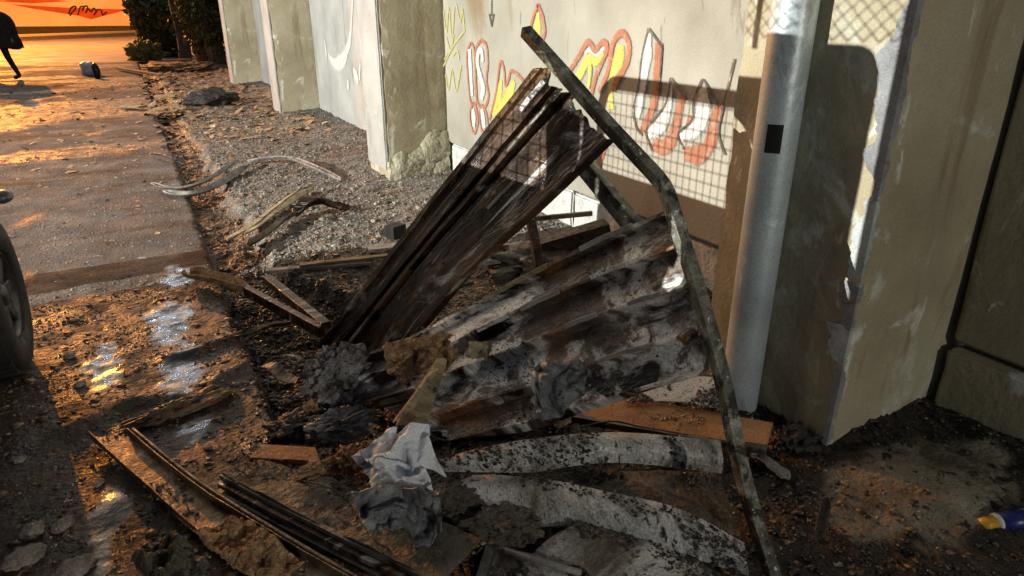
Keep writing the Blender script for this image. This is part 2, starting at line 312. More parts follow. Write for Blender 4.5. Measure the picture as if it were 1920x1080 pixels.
def thing(name, base, label, cat, group=None):
    o = bpy.data.objects.new(name, None); COL.objects.link(o); o.location = base; o.empty_display_size = .1
    BASE[o.name] = Vector(base); return tag(o, label, cat, group)
def struct(o): o['kind'] = 'structure'; return o
def stuff(o): o['kind'] = 'stuff'; return o

def grid_mb(P, uv=None):
    """P: array (nu, nv, 3)"""
    nu, nv = P.shape[:2]; mb = MB(); mb.v = [tuple(p) for p in P.reshape(-1, 3)]
    mb.f = [(i*nv+j, (i+1)*nv+j, (i+1)*nv+j+1, i*nv+j+1) for i in range(nu-1) for j in range(nv-1)]
    if uv is not None: mb.uv = uv.reshape(-1, 2)
    return mb
def curve(pts, n):
    """Catmull-Rom through pts, n samples, even in parameter"""
    P = np.array([tuple(p) for p in pts], float)
    if len(P) == 2: P = np.vstack([P[0], (P[0]+P[1])/2, P[1]])
    d = np.r_[0, np.cumsum(np.linalg.norm(np.diff(P, axis=0), axis=1))]; t = np.linspace(0, d[-1], n)
    E = np.vstack([2*P[0]-P[1], P, 2*P[-1]-P[-2]]); out = []
    for q in t:
        i = min(np.searchsorted(d, q, side='right')-1, len(P)-2); u = (q-d[i])/max(d[i+1]-d[i], 1e-9)
        a, b, c, e = E[i], E[i+1], E[i+2], E[i+3]
        out.append(.5*((2*b)+(-a+c)*u+(2*a-5*b+4*c-e)*u*u+(-a+3*b-3*c+e)*u**3))
    return np.array(out)
def sheet(upper, lower, nu=60, nv=24, prof=None, dent=.006, dscale=6, seed=0, bulge=0.0, ragged=(0, 0)):
    """loft between two edge curves; prof(v)-> offset along the normal"""
    A, B = curve(upper, nu), curve(lower, nu); v = np.linspace(0, 1, nv) if not hasattr(prof, 'vs') else prof.vs
    nv = len(v)
    P = A[:, None, :]*(1-v)[None, :, None] + B[:, None, :]*v[None, :, None]
    du = np.gradient(P, axis=0); dv = np.gradient(P, axis=1); n = np.cross(du, dv); n /= np.linalg.norm(n, axis=2, keepdims=True)+1e-9
    tocam = np.array(CAM)-P; sgn = np.sign((n*tocam).sum(2, keepdims=True)); n = n*np.sign(sgn.mean() or 1)
    u = np.linspace(0, 1, nu)
    off = np.zeros((nu, nv))
    if prof is not None: off += np.array([prof(x) for x in v])[None, :]
    off += bulge*np.sin(np.pi*v)[None, :]
    off += dent*fbm(P[..., 0]*dscale, P[..., 1]*dscale, P[..., 2]*dscale, 3, seed)
    P = P + n*off[..., None]
    if ragged[0] or ragged[1]:
        e = fbm(v*9, 0*v+seed, 0, 3, seed+5)
        dirn = (A[-1]-A[0])/np.linalg.norm(A[-1]-A[0])
        w0 = np.clip(1-u/.12, 0, 1)[:, None]; w1 = np.clip((u-.88)/.12, 0, 1)[:, None]
        P = P + dirn*((w0*e[None, :]*ragged[0] + w1*np.roll(e, 5)[None, :]*ragged[1])[..., None])
    ln = np.linalg.norm(A[-1]-A[0]); wd = np.linalg.norm(A[nu//2]-B[nu//2])
    uv = np.stack(np.broadcast_arrays((u*ln)[:, None], (v*wd)[None, :]), -1) + seed*1.7
    return grid_mb(P, uv)
def blob(c, r, seed, amp=.35, freq=2.2, sub=4, squash=(1, 1, 1), rz=0.0, floor=None):
    bm = bmesh.new(); bmesh.ops.create_icosphere(bm, subdivisions=sub, radius=1)
    V = np.array([v.co[:] for v in bm.verts]); F = [tuple(v.index for v in f.verts) for f in bm.faces]; bm.free()
    n = fbm(V[:, 0]*freq+seed*3.1, V[:, 1]*freq, V[:, 2]*freq+seed, 4, seed)
    rid = 1-np.abs(fbm(V[:, 0]*freq*1.3, V[:, 1]*freq*1.3+seed, V[:, 2]*freq*1.3, 3, seed+9))
    V = V*(1+amp*(n*.7+rid*.5-.3))[:, None]*np.array(squash)*r
    ca, sa = math.cos(rz), math.sin(rz); V = V @ np.array([[ca, sa, 0], [-sa, ca, 0], [0, 0, 1]]) + np.array(tuple(c))
    if floor is not None: V[:, 2] = np.maximum(V[:, 2], floor)
    mb = MB(); mb.v = [tuple(p) for p in V]; mb.f = F; return mb

# ------------------------------------------------------------------ terrain
def hgt(x, y):
    x = np.asarray(x, float); y = np.asarray(y, float)
    near = 1-sstep(4.2, 5.2, y)
    g = fbm(x*5, y*5, 0, 4, 3)
    road = .004*fbm(x*1.3, y*1.3, 0, 2, 1) + .006*near*g + .0035*fbm(x*22, y*22, 0, 2, 4)*(.4+.6*near)
    # low torn ridges of mud across the road in front
    rd = y-(2.86+.18*(x+.2)+.06*vn(x*4, 0*x, 0, 8)); road = road + .05*np.exp(-(rd/.05)**2)*sstep(-.75, -.35, x)*(.6+.5*vn(x*9, y*9, 0, 12))
    rd2 = y-(3.28+.05*vn(x*5, 0*x, 0, 18)); road = road + .03*np.exp(-(rd2/.045)**2)*sstep(-.25, 0, x)
    edge = .24+.012*vn(y*6, 0*y, 0, 2)+.008*vn(y*19, 0*y, 0, 2)
    verge = .015+.012*fbm(x*4, y*4, 0, 4, 21)+.008*fbm(x*26, y*26, 0, 2, 22)+.05*sstep(1.6, 2.6, x)
    gw = .30+.05*vn(y*3, 0*y, 0, 31)+.42*np.exp(-((y-3.25)/.6)**2)
    gd = -.075-.06*np.exp(-((y-3.2)/.6)**2)-.02*fbm(x*9, y*9, 0, 3, 33)
    t = sstep(0, .10, x-(edge+gw))
    low = gd*(1-t)+verge*t
    pile = .025*np.exp(-(((x-.9)/.5)**2+((y-2.0)/.4)**2))
    low = low + pile + near*.012*np.maximum(0, fbm(x*8, y*8, 0, 4, 41))*sstep(.5, .8, x)
    low = low + .06*np.exp(-(((x-2.05)/.28)**2+((y-.95)/.25)**2))
    s = sstep(0, .02, x-edge)
    return road*(1-s)+low*s
def H(x, y): return float(hgt(np.array([x]), np.array([y]))[0])
def ground_mesh(name, x0, x1, y0, y1, res, m, attrs=None):
    xs = np.arange(x0, x1+1e-6, res); ys = np.arange(y0, y1+1e-6, res)
    Xg, Yg = np.meshgrid(xs, ys, indexing='ij'); Z = hgt(Xg, Yg)
    P = np.stack([Xg, Yg, Z], -1); nu, nv = P.shape[:2]
    me = bpy.data.meshes.new(name); V = P.reshape(-1, 3)
    i, j = np.meshgrid(np.arange(nu-1), np.arange(nv-1), indexing='ij'); a = (i*nv+j).ravel()
    Fq = np.stack([a, a+nv, a+nv+1, a+1], -1)
    me.vertices.add(len(V)); me.vertices.foreach_set('co', V.ravel().astype(np.float32))
    me.loops.add(Fq.size); me.loops.foreach_set('vertex_index', Fq.ravel().astype(np.int32))
    me.polygons.add(len(Fq)); me.polygons.foreach_set('loop_start', np.arange(0, Fq.size, 4, dtype=np.int32))
    me.update(); me.validate(); me.polygons.foreach_set('use_smooth', [True]*len(Fq)); me.materials.append(M[m])
    for k, fn in (attrs or {}).items():
        at = me.attributes.new(k, 'FLOAT', 'POINT'); at.data.foreach_set('value', np.clip(fn(V[:, 0], V[:, 1]), 0, 1).astype(np.float32))
    o = bpy.data.objects.new(name, me); COL.objects.link(o); return struct(o)

def a_mud(x, y):
    return (1-sstep(-.06, .06, y-(4.26+.05*vn(x*3, y*3, 0, 51)+.05*vn(x*11, y*11, 0, 52))))*(.8+.35*fbm(x*4, y*4, 0, 3, 53))
def a_gutter(x, y):
    gw = .30+.05*vn(y*3, 0*y, 0, 31)+.42*np.exp(-((y-3.25)/.6)**2)
    return 1-sstep(-.03, .05, x-(.24+gw)+.04*fbm(x*12, y*12, 0, 2, 57))
def a_char(x, y):
    lim = 4.15+.25*vn(x*2.5, y*2.5, 0, 61)+.12*vn(x*9, y*9, 0, 62)+.3*sstep(.6, 1.4, x)*0
    return 1-sstep(-.15, .1, y-lim)
def a_soil(x, y):
    d = ((x-2.02)/.42)**2+((y-.98)/.26)**2+.35*fbm(x*7, y*7, 0, 3, 71)
    return 1-sstep(.75, .95, d)
WETS = [(315, 600, .13, .36), (345, 700, .12, .30), (370, 800, .07, .18), (195, 700, .07, .32), (205, 960, .05, .14), (190, 1040, .04, .12), (330, 520, .10, .2)]
def a_wet(x, y):
    r = np.zeros_like(x); n = .55*fbm(x*9, y*6, 0, 4, 91)
    for a, b, w, l in WETS:
        g_ = gp(a, b); r = np.maximum(r, 1-sstep(.6, 1.0, np.sqrt(((x-g_.x)/w)**2+((y-g_.y)/l)**2)+n))
    return r
road = ground_mesh('road', -3.6, .26, .2, 9.0, .02, 'road', dict(mud=a_mud, wet=a_wet))
verge = ground_mesh('verge', .26, 3.2, .2, 9.0, .02, 'verge', dict(char=a_char, gutter=a_gutter, soil=a_soil))
def flat(name, x0, x1, y0, y1, res, m, attrs=None): return ground_mesh(name, x0, x1, y0, y1, res, m, attrs)
flat('road', -9.6, .26, 9.0, 27.0, .08, 'road', dict(mud=lambda x, y: .55*sstep(-.1, .35, fbm(x*.5, y*1.1, 0, 4, 81))+0*x))
flat('verge', .26, 3.2, 9.0, 27.0, .06, 'verge', dict(gutter=a_gutter, char=lambda x, y: .5*sstep(.1, .5, fbm(x*1.2, y*1.2, 0, 3, 82))))
mb = MB(); mb.add([(-60, -20, -.17), (60, -20, -.17), (60, 27, -.17), (-60, 27, -.17)], [(0, 1, 2, 3)]); struct(mb.build('ground', 'far_asphalt'))
mb = MB(); mb.add([(-80, 26.9, -.012), (80, 26.9, -.012), (80, 260, -.012), (-80, 260, -.012)], [(0, 1, 2, 3)]); struct(mb.build('ground', 'far_asphalt'))
mb = MB(); mb.add([(-60, -20, -.012), (-3.59, -20, -.012), (-3.59, 9, -.012), (-60, 9, -.012)], [(0, 1, 2, 3)]); struct(mb.build('road', 'far_asphalt'))

# ------------------------------------------------------------------ retaining wall: piers and panels
FACE, PANEL = 2.0, 2.6
def slab(name, m, parent, a, b, res=.06, amp=.004, seed=0, base=None, chip=0.0):
    """box with uneven faces and worn arrises"""
    bm = bmesh.new(); bmesh.ops.create_cube(bm, size=1)
    sz = Vector(b)-Vector(a); c = (Vector(a)+Vector(b))/2
    for v in bm.verts: v.co = Vector((v.co.x*sz.x, v.co.y*sz.y, v.co.z*sz.z))+c
    bmesh.ops.bevel(bm, geom=bm.edges[:], offset=.014, segments=2, affect='EDGES')
    for ax in range(3):
        k = int(sz[ax]/res)
        for i in range(1, k):
            p = Vector(a); p[ax] += sz[ax]*i/k; n = Vector((0, 0, 0)); n[ax] = 1
            bmesh.ops.bisect_plane(bm, geom=bm.verts[:]+bm.edges[:]+bm.faces[:], plane_co=p, plane_no=n)
    V = np.array([v.co[:] for v in bm.verts])
    d = amp*fbm(V[:, 0]*7, V[:, 1]*7, V[:, 2]*7, 4, seed)
    # wear along the arrises
    dist = np.sort(np.minimum(np.abs(V-np.array(a)), np.abs(V-np.array(b))), axis=1)
    near_edge = np.clip(1-dist[:, 1]/.03, 0, 1)
    wear = near_edge*np.maximum(0, fbm(V[:, 0]*9, V[:, 1]*9, V[:, 2]*9, 3, seed+3))*(.018+chip)
    cc = np.array(tuple(c)); dirn = cc-V; dirn[:, 2] = 0; dirn /= np.linalg.norm(dirn, axis=1, keepdims=True)+1e-9
    V = V+dirn*(wear+d)[:, None]
    for v, p in zip(bm.verts, V): v.co = p
    mb = MB(); bm.verts.index_update(); mb.v = [v.co[:] for v in bm.verts]; mb.f = [tuple(v.index for v in f.verts) for f in bm.faces]; bm.free()
    return mb.build(name, m, parent, smooth=False, base=base)
piers = [('D', 1.30, 1.95, 'dark concrete pier with chipped pale paint corner, nearest, behind the grey pipe', 'pier'),
         ('C', 6.20, 6.80, 'olive concrete pier with crumbling foot, standing left of the red graffiti', 'pier'),
         ('B', 11.45, 12.05, 'farther olive concrete pier left of the white crescent graffiti', 'pier'),
         ('A', 16.80, 17.4, 'farthest concrete pier with a pale front face beside the ivy trunks', 'pier')]
for k, y0, y1, lab, m in piers:
    t = thing('concrete_pier', (2.3, (y0+y1)/2, 0), lab, 'pier', 'concrete piers along the wall')
    slab('shaft', m, t, (FACE, y0, -.12), (2.75, y1, 3.6), res=.07, seed=ord(k), chip=.012)
    if k == 'C':
        xs_ = np.linspace(FACE-.02, 2.60, 60); top = .22+.20*sstep(2.05, 2.5, xs_)+.05*fbm(xs_*9, 0*xs_, 0, 4, 14); vv_ = np.linspace(0, 1, 40)
        Zf = -.12+(top[:, None]+.12)*vv_[None, :]; Xf = np.broadcast_to(xs_[:, None], Zf.shape); thick_ = .008+.026*(1-vv_[None, :]**6)*(1+.5*fbm(Xf*12, Zf*12, 0, 4, 15))
        grid_mb(np.stack([Xf, y0-thick_, Zf], -1)).build('broken_foot', 'aggregate', t, solid=-.05)
        slab('front_render', 'concrete_pale', t, (FACE-.018, y0+.006, .10), (FACE+.01, y1-.004, 3.58), res=.06, amp=.004, seed=9)
    if k in 'AB':
        slab('front_render', 'concrete_pale', t, (FACE-.018, y0+.006, -.1), (FACE+.01, y1-.004, 3.58), res=.1, amp=.004, seed=19)
    if k == 'D':
        rng = np.random.default_rng(4)
        # pale chipped paint along the arris
        for z0, z1, w, mm in ((.95, 2.3, .075, 'greytrim'), (.66, .965, .085, 'oldpaint'), (.50, .675, .055, 'greytrim'), (.37, .51, .075, 'oldpaint'), (.05, .37, .022, 'greytrim'), (-.05, .06, .035, 'oldpaint')):
            n = max(30, int((z1-z0)*130)); z = np.linspace(z0, z1, n); tt = np.linspace(0, 1, n); fade = np.minimum(1, np.minimum(tt, 1-tt)*9+.25)
            wl = w*fade*(.7+.5*fbm(z*11, 0*z+w*40, 0, 5, 3)); wr = fade*(.014+.016*fbm(z*17, 0*z+w*9, 0, 4, 6))
            A = np.stack([0*z+FACE-.0045, y0+.004+np.abs(wl), z], -1); A2 = np.stack([0*z+FACE-.006, y0+.004+np.abs(wl)*.5, z], -1); B = np.stack([0*z+FACE-.0045, 0*z+y0-.0045, z], -1); Cc = np.stack([FACE+.004+np.abs(wr), 0*z+y0-.0045, z], -1)
            g = grid_mb(np.stack([A, A2, B, Cc], 1)); g.build('paint_patch', mm, t, solid=.0015)
# panels
def ribbon(pts, w, plane, lift, closed=False, n=None):
    q = curve(pts, n or max(10, len(pts)*7)); d = np.gradient(q, axis=0); d /= np.linalg.norm(d, axis=1, keepdims=True)+1e-9
    nrm = np.cross(d, np.array([1, 0, 0])); nrm /= np.linalg.norm(nrm, axis=1, keepdims=True)+1e-9
    t = np.linspace(0, 1, len(q)); wv = (np.asarray(np.interp(t, np.linspace(0, 1, len(w)), w)) if isinstance(w, (list, tuple)) else w*np.ones(len(q)))
    wv = wv*(1+.12*fbm(t*9, 0*t+w[0]*100 if isinstance(w, (list, tuple)) else t*0+w*100, 0, 2, 3)); wv = wv*.5*1.22+.003
    A = q+nrm*wv[:, None]; B = q-nrm*wv[:, None]; Mi = q.copy(); A[:, 0] = B[:, 0] = Mi[:, 0] = plane-lift
    return grid_mb(np.stack([A, Mi, B], 1), np.stack(np.broadcast_arrays(t[:, None], np.array([0, .5, 1.])[None, :]), -1))
SPRAYED = []
def spray(parent, colr, px, w, layer=0, plane=PANEL):
    pts = [wp(x, y, plane) for x, y in px]
    SPRAYED.append(1); ribbon(pts, w, plane, .005+.0025*layer+.00004*len(SPRAYED)).build('graffiti_stroke', colr, parent)
bays = [('CD', 1.97, 6.18, .34, 'concrete', 'pale concrete wall panel sprayed with red, white and yellow graffiti'),
        ('BC', 6.83, 11.43, -.1, 'concrete_pale', 'grey wall panel with a white painted crescent and drips'),
        ('AB', 12.08, 16.78, -.1, 'concrete_pale', 'far grey wall panel beside the pale blue pipe'),
        ('DE', -2.6, 1.28, .33, 'pier', 'dark wall panel and block in the shadowed right corner')]
BAY = {}
for k, y0, y1, zb, m, lab in bays:
    t = thing('wall_panel', (PANEL+.1, (y0+y1)/2, 0), lab, 'wall', 'wall panels between the piers'); BAY[k] = t
    slab('panel', m, t, (PANEL, y0, zb), (PANEL+.16, y1, 3.4), res=.2, amp=.001, seed=ord(k[0]))
    if k == 'CD':
        yy = 6.17
        for i, (w, mm) in enumerate(((2.2, 'limewash'), (.98, 'limewash'), (.98, 'limewash'))):
            slab('plinth_block', mm, t, (PANEL+.025, yy-w+.012, -.12), (PANEL+.2, yy, .325-.01*i), res=.06, amp=.012, seed=40+i, chip=.02); yy -= w
    if k == 'DE':
        yy = 1.27
        for i, w in enumerate((1.1, 1.2, 1.5)):
            slab('plinth_block', 'pier', t, (PANEL-.03, yy-w+.015, -.12), (PANEL+.2, yy, .31), res=.08, amp=.006, seed=50+i, chip=.01); yy -= w
t = BAY['CD']
R_, Y_, W_, K_, D_ = 'g_red', 'g_yellow', 'g_white', 'g_black', 'g_dull'
for colr, px, w, ly in [
    (W_, [(882, 92), (884, 135), (887, 180)], [.05, .06, .05], 2),
    (R_, [(884, 80), (890, 92), (893, 140), (895, 185), (888, 196), (882, 185), (878, 140), (877, 98), (884, 80)], .022, 1),
    (W_, [(907, 116), (905, 97), (899, 97), (897, 118), (903, 145), (908, 165), (904, 186)], [.035, .05, .045, .05, .055, .065, .05], 2),
    (R_, [(903, 75), (913, 85), (916, 120), (913, 150), (917, 180), (910, 200), (898, 195), (893, 165), (893, 120), (894, 90), (903, 75)], .026, 1),
    (W_, [(888, 204), (890, 220), (890, 238)], [.04, .075, .04], 2), (W_, [(905, 204), (907, 218), (910, 240)], [.04, .07, .05], 2),
    (R_, [(888, 192), (882, 213), (885, 238), (891, 250), (897, 228), (894, 203), (888, 192)], .022, 1),
    (R_, [(905, 196), (900, 215), (903, 240), (910, 252)], .022, 1), (R_, [(905, 196), (913, 212), (916, 235)], .022, 1),
    (R_, [(919, 225), (931, 175), (937, 128), (941, 115), (946, 130), (949, 160), (955, 148), (960, 133), (978, 146), (990, 170)], .024, 1),
    (Y_, [(924, 215), (934, 190), (941, 150)], [.1, .12, .03], 0), (Y_, [(936, 215), (955, 180), (966, 152)], [.12, .13, .04], 0),
    (R_, [(1010, 8), (999, 40), (997, 62), (1010, 78), (1022, 66), (1020, 36), (1010, 8)], .028, 1),
    (Y_, [(1010, 24), (1009, 45), (1010, 70)], [.03, .085, .07], 0),
    (K_, [(923, 0), (923, 22), (923, 30)], .012, 1), (K_, [(919, 26), (923, 50)], [.02, .01], 1), (K_, [(927, 26), (923, 50)], [.02, .01], 1),
    (D_, [(832, 20), (838, 60), (842, 15), (848, 70), (853, 12)], .018, 0), (D_, [(856, 8), (864, 40), (868, 18), (872, 60)], .018, 0),
    (D_, [(832, 125), (850, 88), (873, 56)], .016, 0), (D_, [(838, 70), (846, 95), (852, 64)], .016, 0), (D_, [(836, 140), (842, 168), (848, 130), (856, 170), (866, 122)], .018, 0),
    (D_, [(850, 105), (858, 95), (862, 112)], .018, 0), (D_, [(840, 100), (834, 112)], .014, 0),
    (R_, [(1062, 145), (1086, 107), (1101, 81), (1108, 81), (1118, 94), (1130, 80), (1138, 82), (1138, 97), (1125, 128), (1117, 149), (1110, 178)], .034, 1),
    (W_, [(1098, 100), (1106, 94), (1118, 104), (1133, 92), (1134, 100)], .02, 0),
    (Y_, [(1078, 160), (1090, 138), (1106, 110), (1120, 116), (1133, 100)], [.07, .06, .06, .05, .02], 1), (Y_, [(1106, 112), (1108, 140), (1104, 165)], [.05, .03, .03], 1),
    (R_, [(1146, 108), (1151, 81), (1164, 63), (1174, 66), (1181, 84), (1180, 107), (1171, 131), (1158, 151), (1152, 170)], .036, 1),
    (R_, [(1146, 110), (1143, 128), (1136, 148), (1124, 172)], .03, 1),
    (Y_, [(1165, 84), (1162, 110), (1151, 138), (1146, 165), (1147, 205)], [.05, .10, .05, .035, .06], 0),
    (W_, [(1221, 62), (1214, 112), (1206, 157), (1201, 195), (1197, 222)], [.02, .075, .07, .06, .03], 1),
    (R_, [(1237, 80), (1234, 131), (1227, 195), (1211, 232), (1205, 246)], [.05, .055, .055, .05, .045], 0),
    (K_, [(1218, 53), (1206, 107), (1200, 157), (1190, 206), (1195, 237), (1206, 253)], .010, 2), (K_, [(1218, 53), (1231, 70), (1244, 88)], .010, 2), (K_, [(1244, 88), (1240, 140), (1236, 170)], .008, 2),
    (W_, [(1260, 160), (1253, 205), (1240, 236), (1217, 250)], [.02, .06, .085, .05], 1),
    (R_, [(1282, 178), (1275, 208), (1267, 240), (1260, 264), (1245, 276), (1226, 270)], [.03, .06, .06, .07, .085, .06], 0),
    (K_, [(1260, 146), (1271, 160), (1283, 177)], .010, 2), (K_, [(1260, 146), (1250, 196), (1228, 224), (1214, 250), (1226, 284)], .010, 2),
    (W_, [(1319, 164), (1320, 206), (1309, 238), (1278, 258)], [.05, .10, .085, .04], 1),
    (R_, [(1350, 199), (1341, 237), (1331, 272), (1312, 290), (1284, 288)], [.05, .065, .07, .10, .07], 0), (R_, [(1298, 218), (1293, 240)], [.04, .05], 0),
    (K_, [(1302, 190), (1317, 154), (1324, 154), (1350, 198)], .011, 2), (K_, [(1302, 190), (1300, 225), (1274, 252), (1284, 280)], .009, 2),
    (K_, [(1380, 110), (1358, 205), (1350, 250), (1362, 290)], .008, 2), (K_, [(1420, 0), (1408, 60), (1400, 116)], .010, 1),
    (R_, [(1136, 270), (1128, 300), (1122, 330)], [.05, .03, .02], 0)]:
    spray(t, colr, px, w, ly)
t = BAY['BC']
for px, w in [([(616, 100), (622, 112), (632, 120), (643, 114), (651, 95), (657, 74), (660, 37), (662, 0)], [.03, .16, .22, .2, .12, .09, .05, .04]),
              ([(609, 74), (612, 95), (613, 116)], [.03, .08, .03]), ([(664, 128), (668, 142), (673, 156)], [.08, .16, .06]), ([(676, 120), (675, 150)], .05), ([(653, 150), (654, 168)], [.06, .11])]:
    spray(t, W_, px, w, 0)

# drain pipes
t = thing('steel_pipe', (1.924, 1.66, 0), 'galvanised grey-green drain pipe with a square black tape patch', 'pipe')
MB().tube([(1.924, 1.66, z) for z in np.linspace(-.02, 3.3, 24)], .073, 28).build('pipe_shaft', 'galv', t, smooth=True)
a0 = math.radians(200); n = 9; zz = (1.06, 1.155)
mb = MB(); ang = np.linspace(math.radians(196), math.radians(236), n); P = np.stack([np.stack([1.924+.0755*np.cos(ang), 1.66+.0755*np.sin(ang), 0*ang+z], -1) for z in zz], 1)
grid_mb(P).build('tape_patch', 'black', t, solid=.002)
for z in (2.2,):
    MB().lathe([(.074, z-.02), (.082, z-.02), (.082, z+.02), (.074, z+.02)], (1.924, 1.66, 0), 28).build('pipe_bracket', 'galv', t)
t = thing('blue_pipe', (2.3, 12.25, 0), 'pale blue vertical pipe just beyond the second far pier', 'pipe')
MB().tube([(2.22, 12.95, z) for z in (-.05, 1.5, 3.2)], .07, 18).build('pipe_shaft', 'bluepipe', t, smooth=True)
MB().box((2.22, 12.91, .95), (2.62, 12.99, 1.0)).build('wall_bracket', 'bluepipe', t)

# ------------------------------------------------------------------ lamps (outside the picture, their light falls into it)
def lamp(name, at, m, power, colr, aim, label, radius, foot, spot=None):
    kind = 'SPOT' if spot else 'POINT'
    t = thing(name, foot, label, 'lamp')
    f = Vector(foot); top = Vector(at)+Vector((0, 0, .22))
    MB().tube([f, f+(top-f)*.0+Vector((0, 0, top.z*.6)), Vector((f.x, f.y, top.z)), top], [.07, .06, .045, .04], 12).build('pole', 'steel', t, smooth=True)
    d = (Vector(aim)-Vector(at)).normalized(); q = d.to_track_quat('-Z', 'Y').to_matrix().to_4x4(); q.translation = Vector(at)
    MB().box((-.28, -.2, .10), (.28, .2, .24), q).build('lamp_head', 'steel', t, bevel=.02)
    MB().box((-.24, -.16, .085), (.24, .16, .0985), q).build('lamp_glass', m, t)
    ld = bpy.data.lights.new(name+'_light', kind); ld.energy = power; ld.color = colr; ld.shadow_soft_size = radius
    if spot: ld.spot_size = math.radians(spot); ld.spot_blend = .5
    lo = bpy.data.objects.new(name+'_light', ld); COL.objects.link(lo); lo.parent = t; lo.location = Vector(at)-f; lo.rotation_euler = q.to_euler()
lamp('floodlight', WHITE_AT, 'lampglass_white', WHITE_W, WHITE_C, (2.0, 6.5, .4), 'white floodlight on a pole across the road', .03, (-14.4, 3.6, 0), 78)
lamp('street_lamp', SODIUM_AT, 'lampglass_sodium', SODIUM_W, SODIUM_C, (-4.0, 38.0, 0), 'orange sodium street lamp far along the road', .12, (-8.6, 42.6, 0))
lamp('street_lamp', COLD_AT, 'lampglass_cold', COLD_W, COLD_C, (0, 5.0, 0), 'cold white street lamp above the trees', .16, (3.4, 25.4, 0))

lamp('work_lamp', WORK_AT, 'lampglass_work', WORK_W, WORK_C, (1.2, 2.0, .5), 'white work lamp on a stand behind the viewer', .05, (1.1, -9.5, -.17), 70)
# ------------------------------------------------------------------ truck at the left edge
t = thing('parked_truck', (-1.6, 2.2, 0), 'dark parked truck cut off by the left edge, only its front wheel showing', 'truck')
XS = -.90
mb = MB()   # body side, cab and load bed, kerb side skin and shell
mb.hexa([(-2.5, -.9, .42), (XS, -.9, .42), (XS, 3.15, .42), (-2.5, 3.15, .42), (-2.5, -.9, 1.0), (XS, -.9, 1.0), (XS, 3.15, 1.0), (-2.5, 3.15, 1.0)])
mb.build('body', 'truckpaint', t, bevel=.03)
MB().box((XS-.03, 1.79, .97), (XS+.004, 3.66, 1.475)).build('bed_side', 'truckpaint', t, bevel=.008)
MB().box((XS-.03, 1.70, .97), (XS+.002, 1.80, 1.33)).build('bed_side', 'truckpaint', t)
mb = MB(); mb.hexa([(-2.45, 3.153, .55), (XS, 3.153, .55), (-1.02, 4.20, .42), (-2.3, 4.20, .42), (-2.45, 3.153, 1.0), (XS, 3.153, 1.0), (-1.06, 4.18, .93), (-2.28, 4.18, .93)])
mb.build('bonnet', 'truckpaint', t, bevel=.05)
MB().box((-2.25, 4.20, .40), (-1.08, 4.22, .90)).build('grille', 'steel', t)
MB().box((-2.4, 4.47, .06), (-1.06, 4.72, .62)).build('bumper', 'truckpaint', t, bevel=.03)
for x in (-2.0, -1.35): MB().box((x-.04, 4.20, .10), (x+.04, 4.50, .16)).build('bumper_arm', 'steel', t)
# rack with rounded corner over the bed, wire mesh inside
rk = [(XS, 3.635, 1.475), (XS, 3.635, 1.70)]
for a in np.linspace(0, math.pi/2, 8): rk.append((XS, 3.50+.135*math.cos(a), 1.77+.135*math.sin(a)))
rk += [(XS, 2.9, 1.905), (XS, 2.22, 1.905), (XS, 1.82, 1.905)]
rr = MB().tube(rk, .034, 10).build('rack_frame', 'steel', t, smooth=True)
y = 3.56
while y > 1.82:
    MB().tube([(XS, y, 1.47), (XS, y, 1.89 if y < 3.5 else 1.80)], .0026, 5).build('mesh_wire', 'steel', rr); y -= .043
for z in np.arange(1.50, 1.89, .052): MB().tube([(XS, 3.62, z), (XS, 1.82, z)], .0026, 5).build('mesh_wire', 'steel', rr)
mb = MB(); mb.hexa([(XS-.02, 2.235, 1.80), (XS+.02, 2.235, 1.80), (XS+.02, 2.29, 1.90), (XS-.02, 2.29, 1.90), (XS-.02, 2.02, 1.80), (XS+.02, 2.02, 1.80), (XS+.02, 2.02, 1.90), (XS-.02, 2.02, 1.90)])
mb = MB(); prof = [(2.29, 1.905), (2.255, 1.86), (2.14, 1.725), (2.10, 1.725), (2.10, 1.905)]
n = len(prof); mb.add([(XS-.015, a, b) for a, b in prof]+[(XS+.015, a, b) for a, b in prof], [tuple(range(n)), tuple(range(2*n-1, n-1, -1))]+[(i, (i+1) % n, n+(i+1) % n, n+i) for i in range(n)])
mb.build('gusset_plate', 'truckpaint', t)
mb = MB(); prof = [(2.248, 1.475), (2.248, 1.74), (2.14, 1.71), (2.14, 1.475)]
n = len(prof); mb.add([(XS-.015, a, b) for a, b in prof]+[(XS+.015, a, b) for a, b in prof], [tuple(range(n)), tuple(range(2*n-1, n-1, -1))]+[(i, (i+1) % n, n+(i+1) % n, n+i) for i in range(n)])
mb.build('gusset_plate', 'truckpaint', t)
# water tank with rounded end, chain-link basket on top
prof = [(2.13, 1.40), (2.13, 2.04)]+[(1.85-.07*(math.sin(a)), 1.97+.07*math.cos(a)) for a in np.linspace(0, math.pi/2, 8)]+[(1.78, 1.40)]
n = len(prof); mb = MB(); mb.add([(XS-.05, a, b) for a, b in prof]+[(XS+.01, a, b) for a, b in prof], [tuple(range(n)), tuple(range(2*n-1, n-1, -1))]+[(i, (i+1) % n, n+(i+1) % n, n+i) for i in range(n)])
MB().box((-2.4, -.9, .98), (XS+.006, 1.738, 2.9)).build('rear_box', 'truckpaint', t, bevel=.02)  # unseen box added to keep the floodlight off the nearest wall panel
tk = mb.build('water_tank', 'truckpaint', t)
bk = MB().tube([(XS, 1.45, 2.9), (XS, 2.19, 2.9), (XS, 2.19, 2.02)], .012, 8).build('basket_frame', 'steel', t)
for i in range(18):
    for s in (1, -1):
        pts = []
        for k in range(15):
            zz = 2.05+k*.04; pts.append((XS+.004*s, 1.46+i*.045+(.0225 if (k % 2) else -.0225)*s, zz))
        MB().tube(pts, .0022, 4).build('chain_link_wire', 'steel', bk)
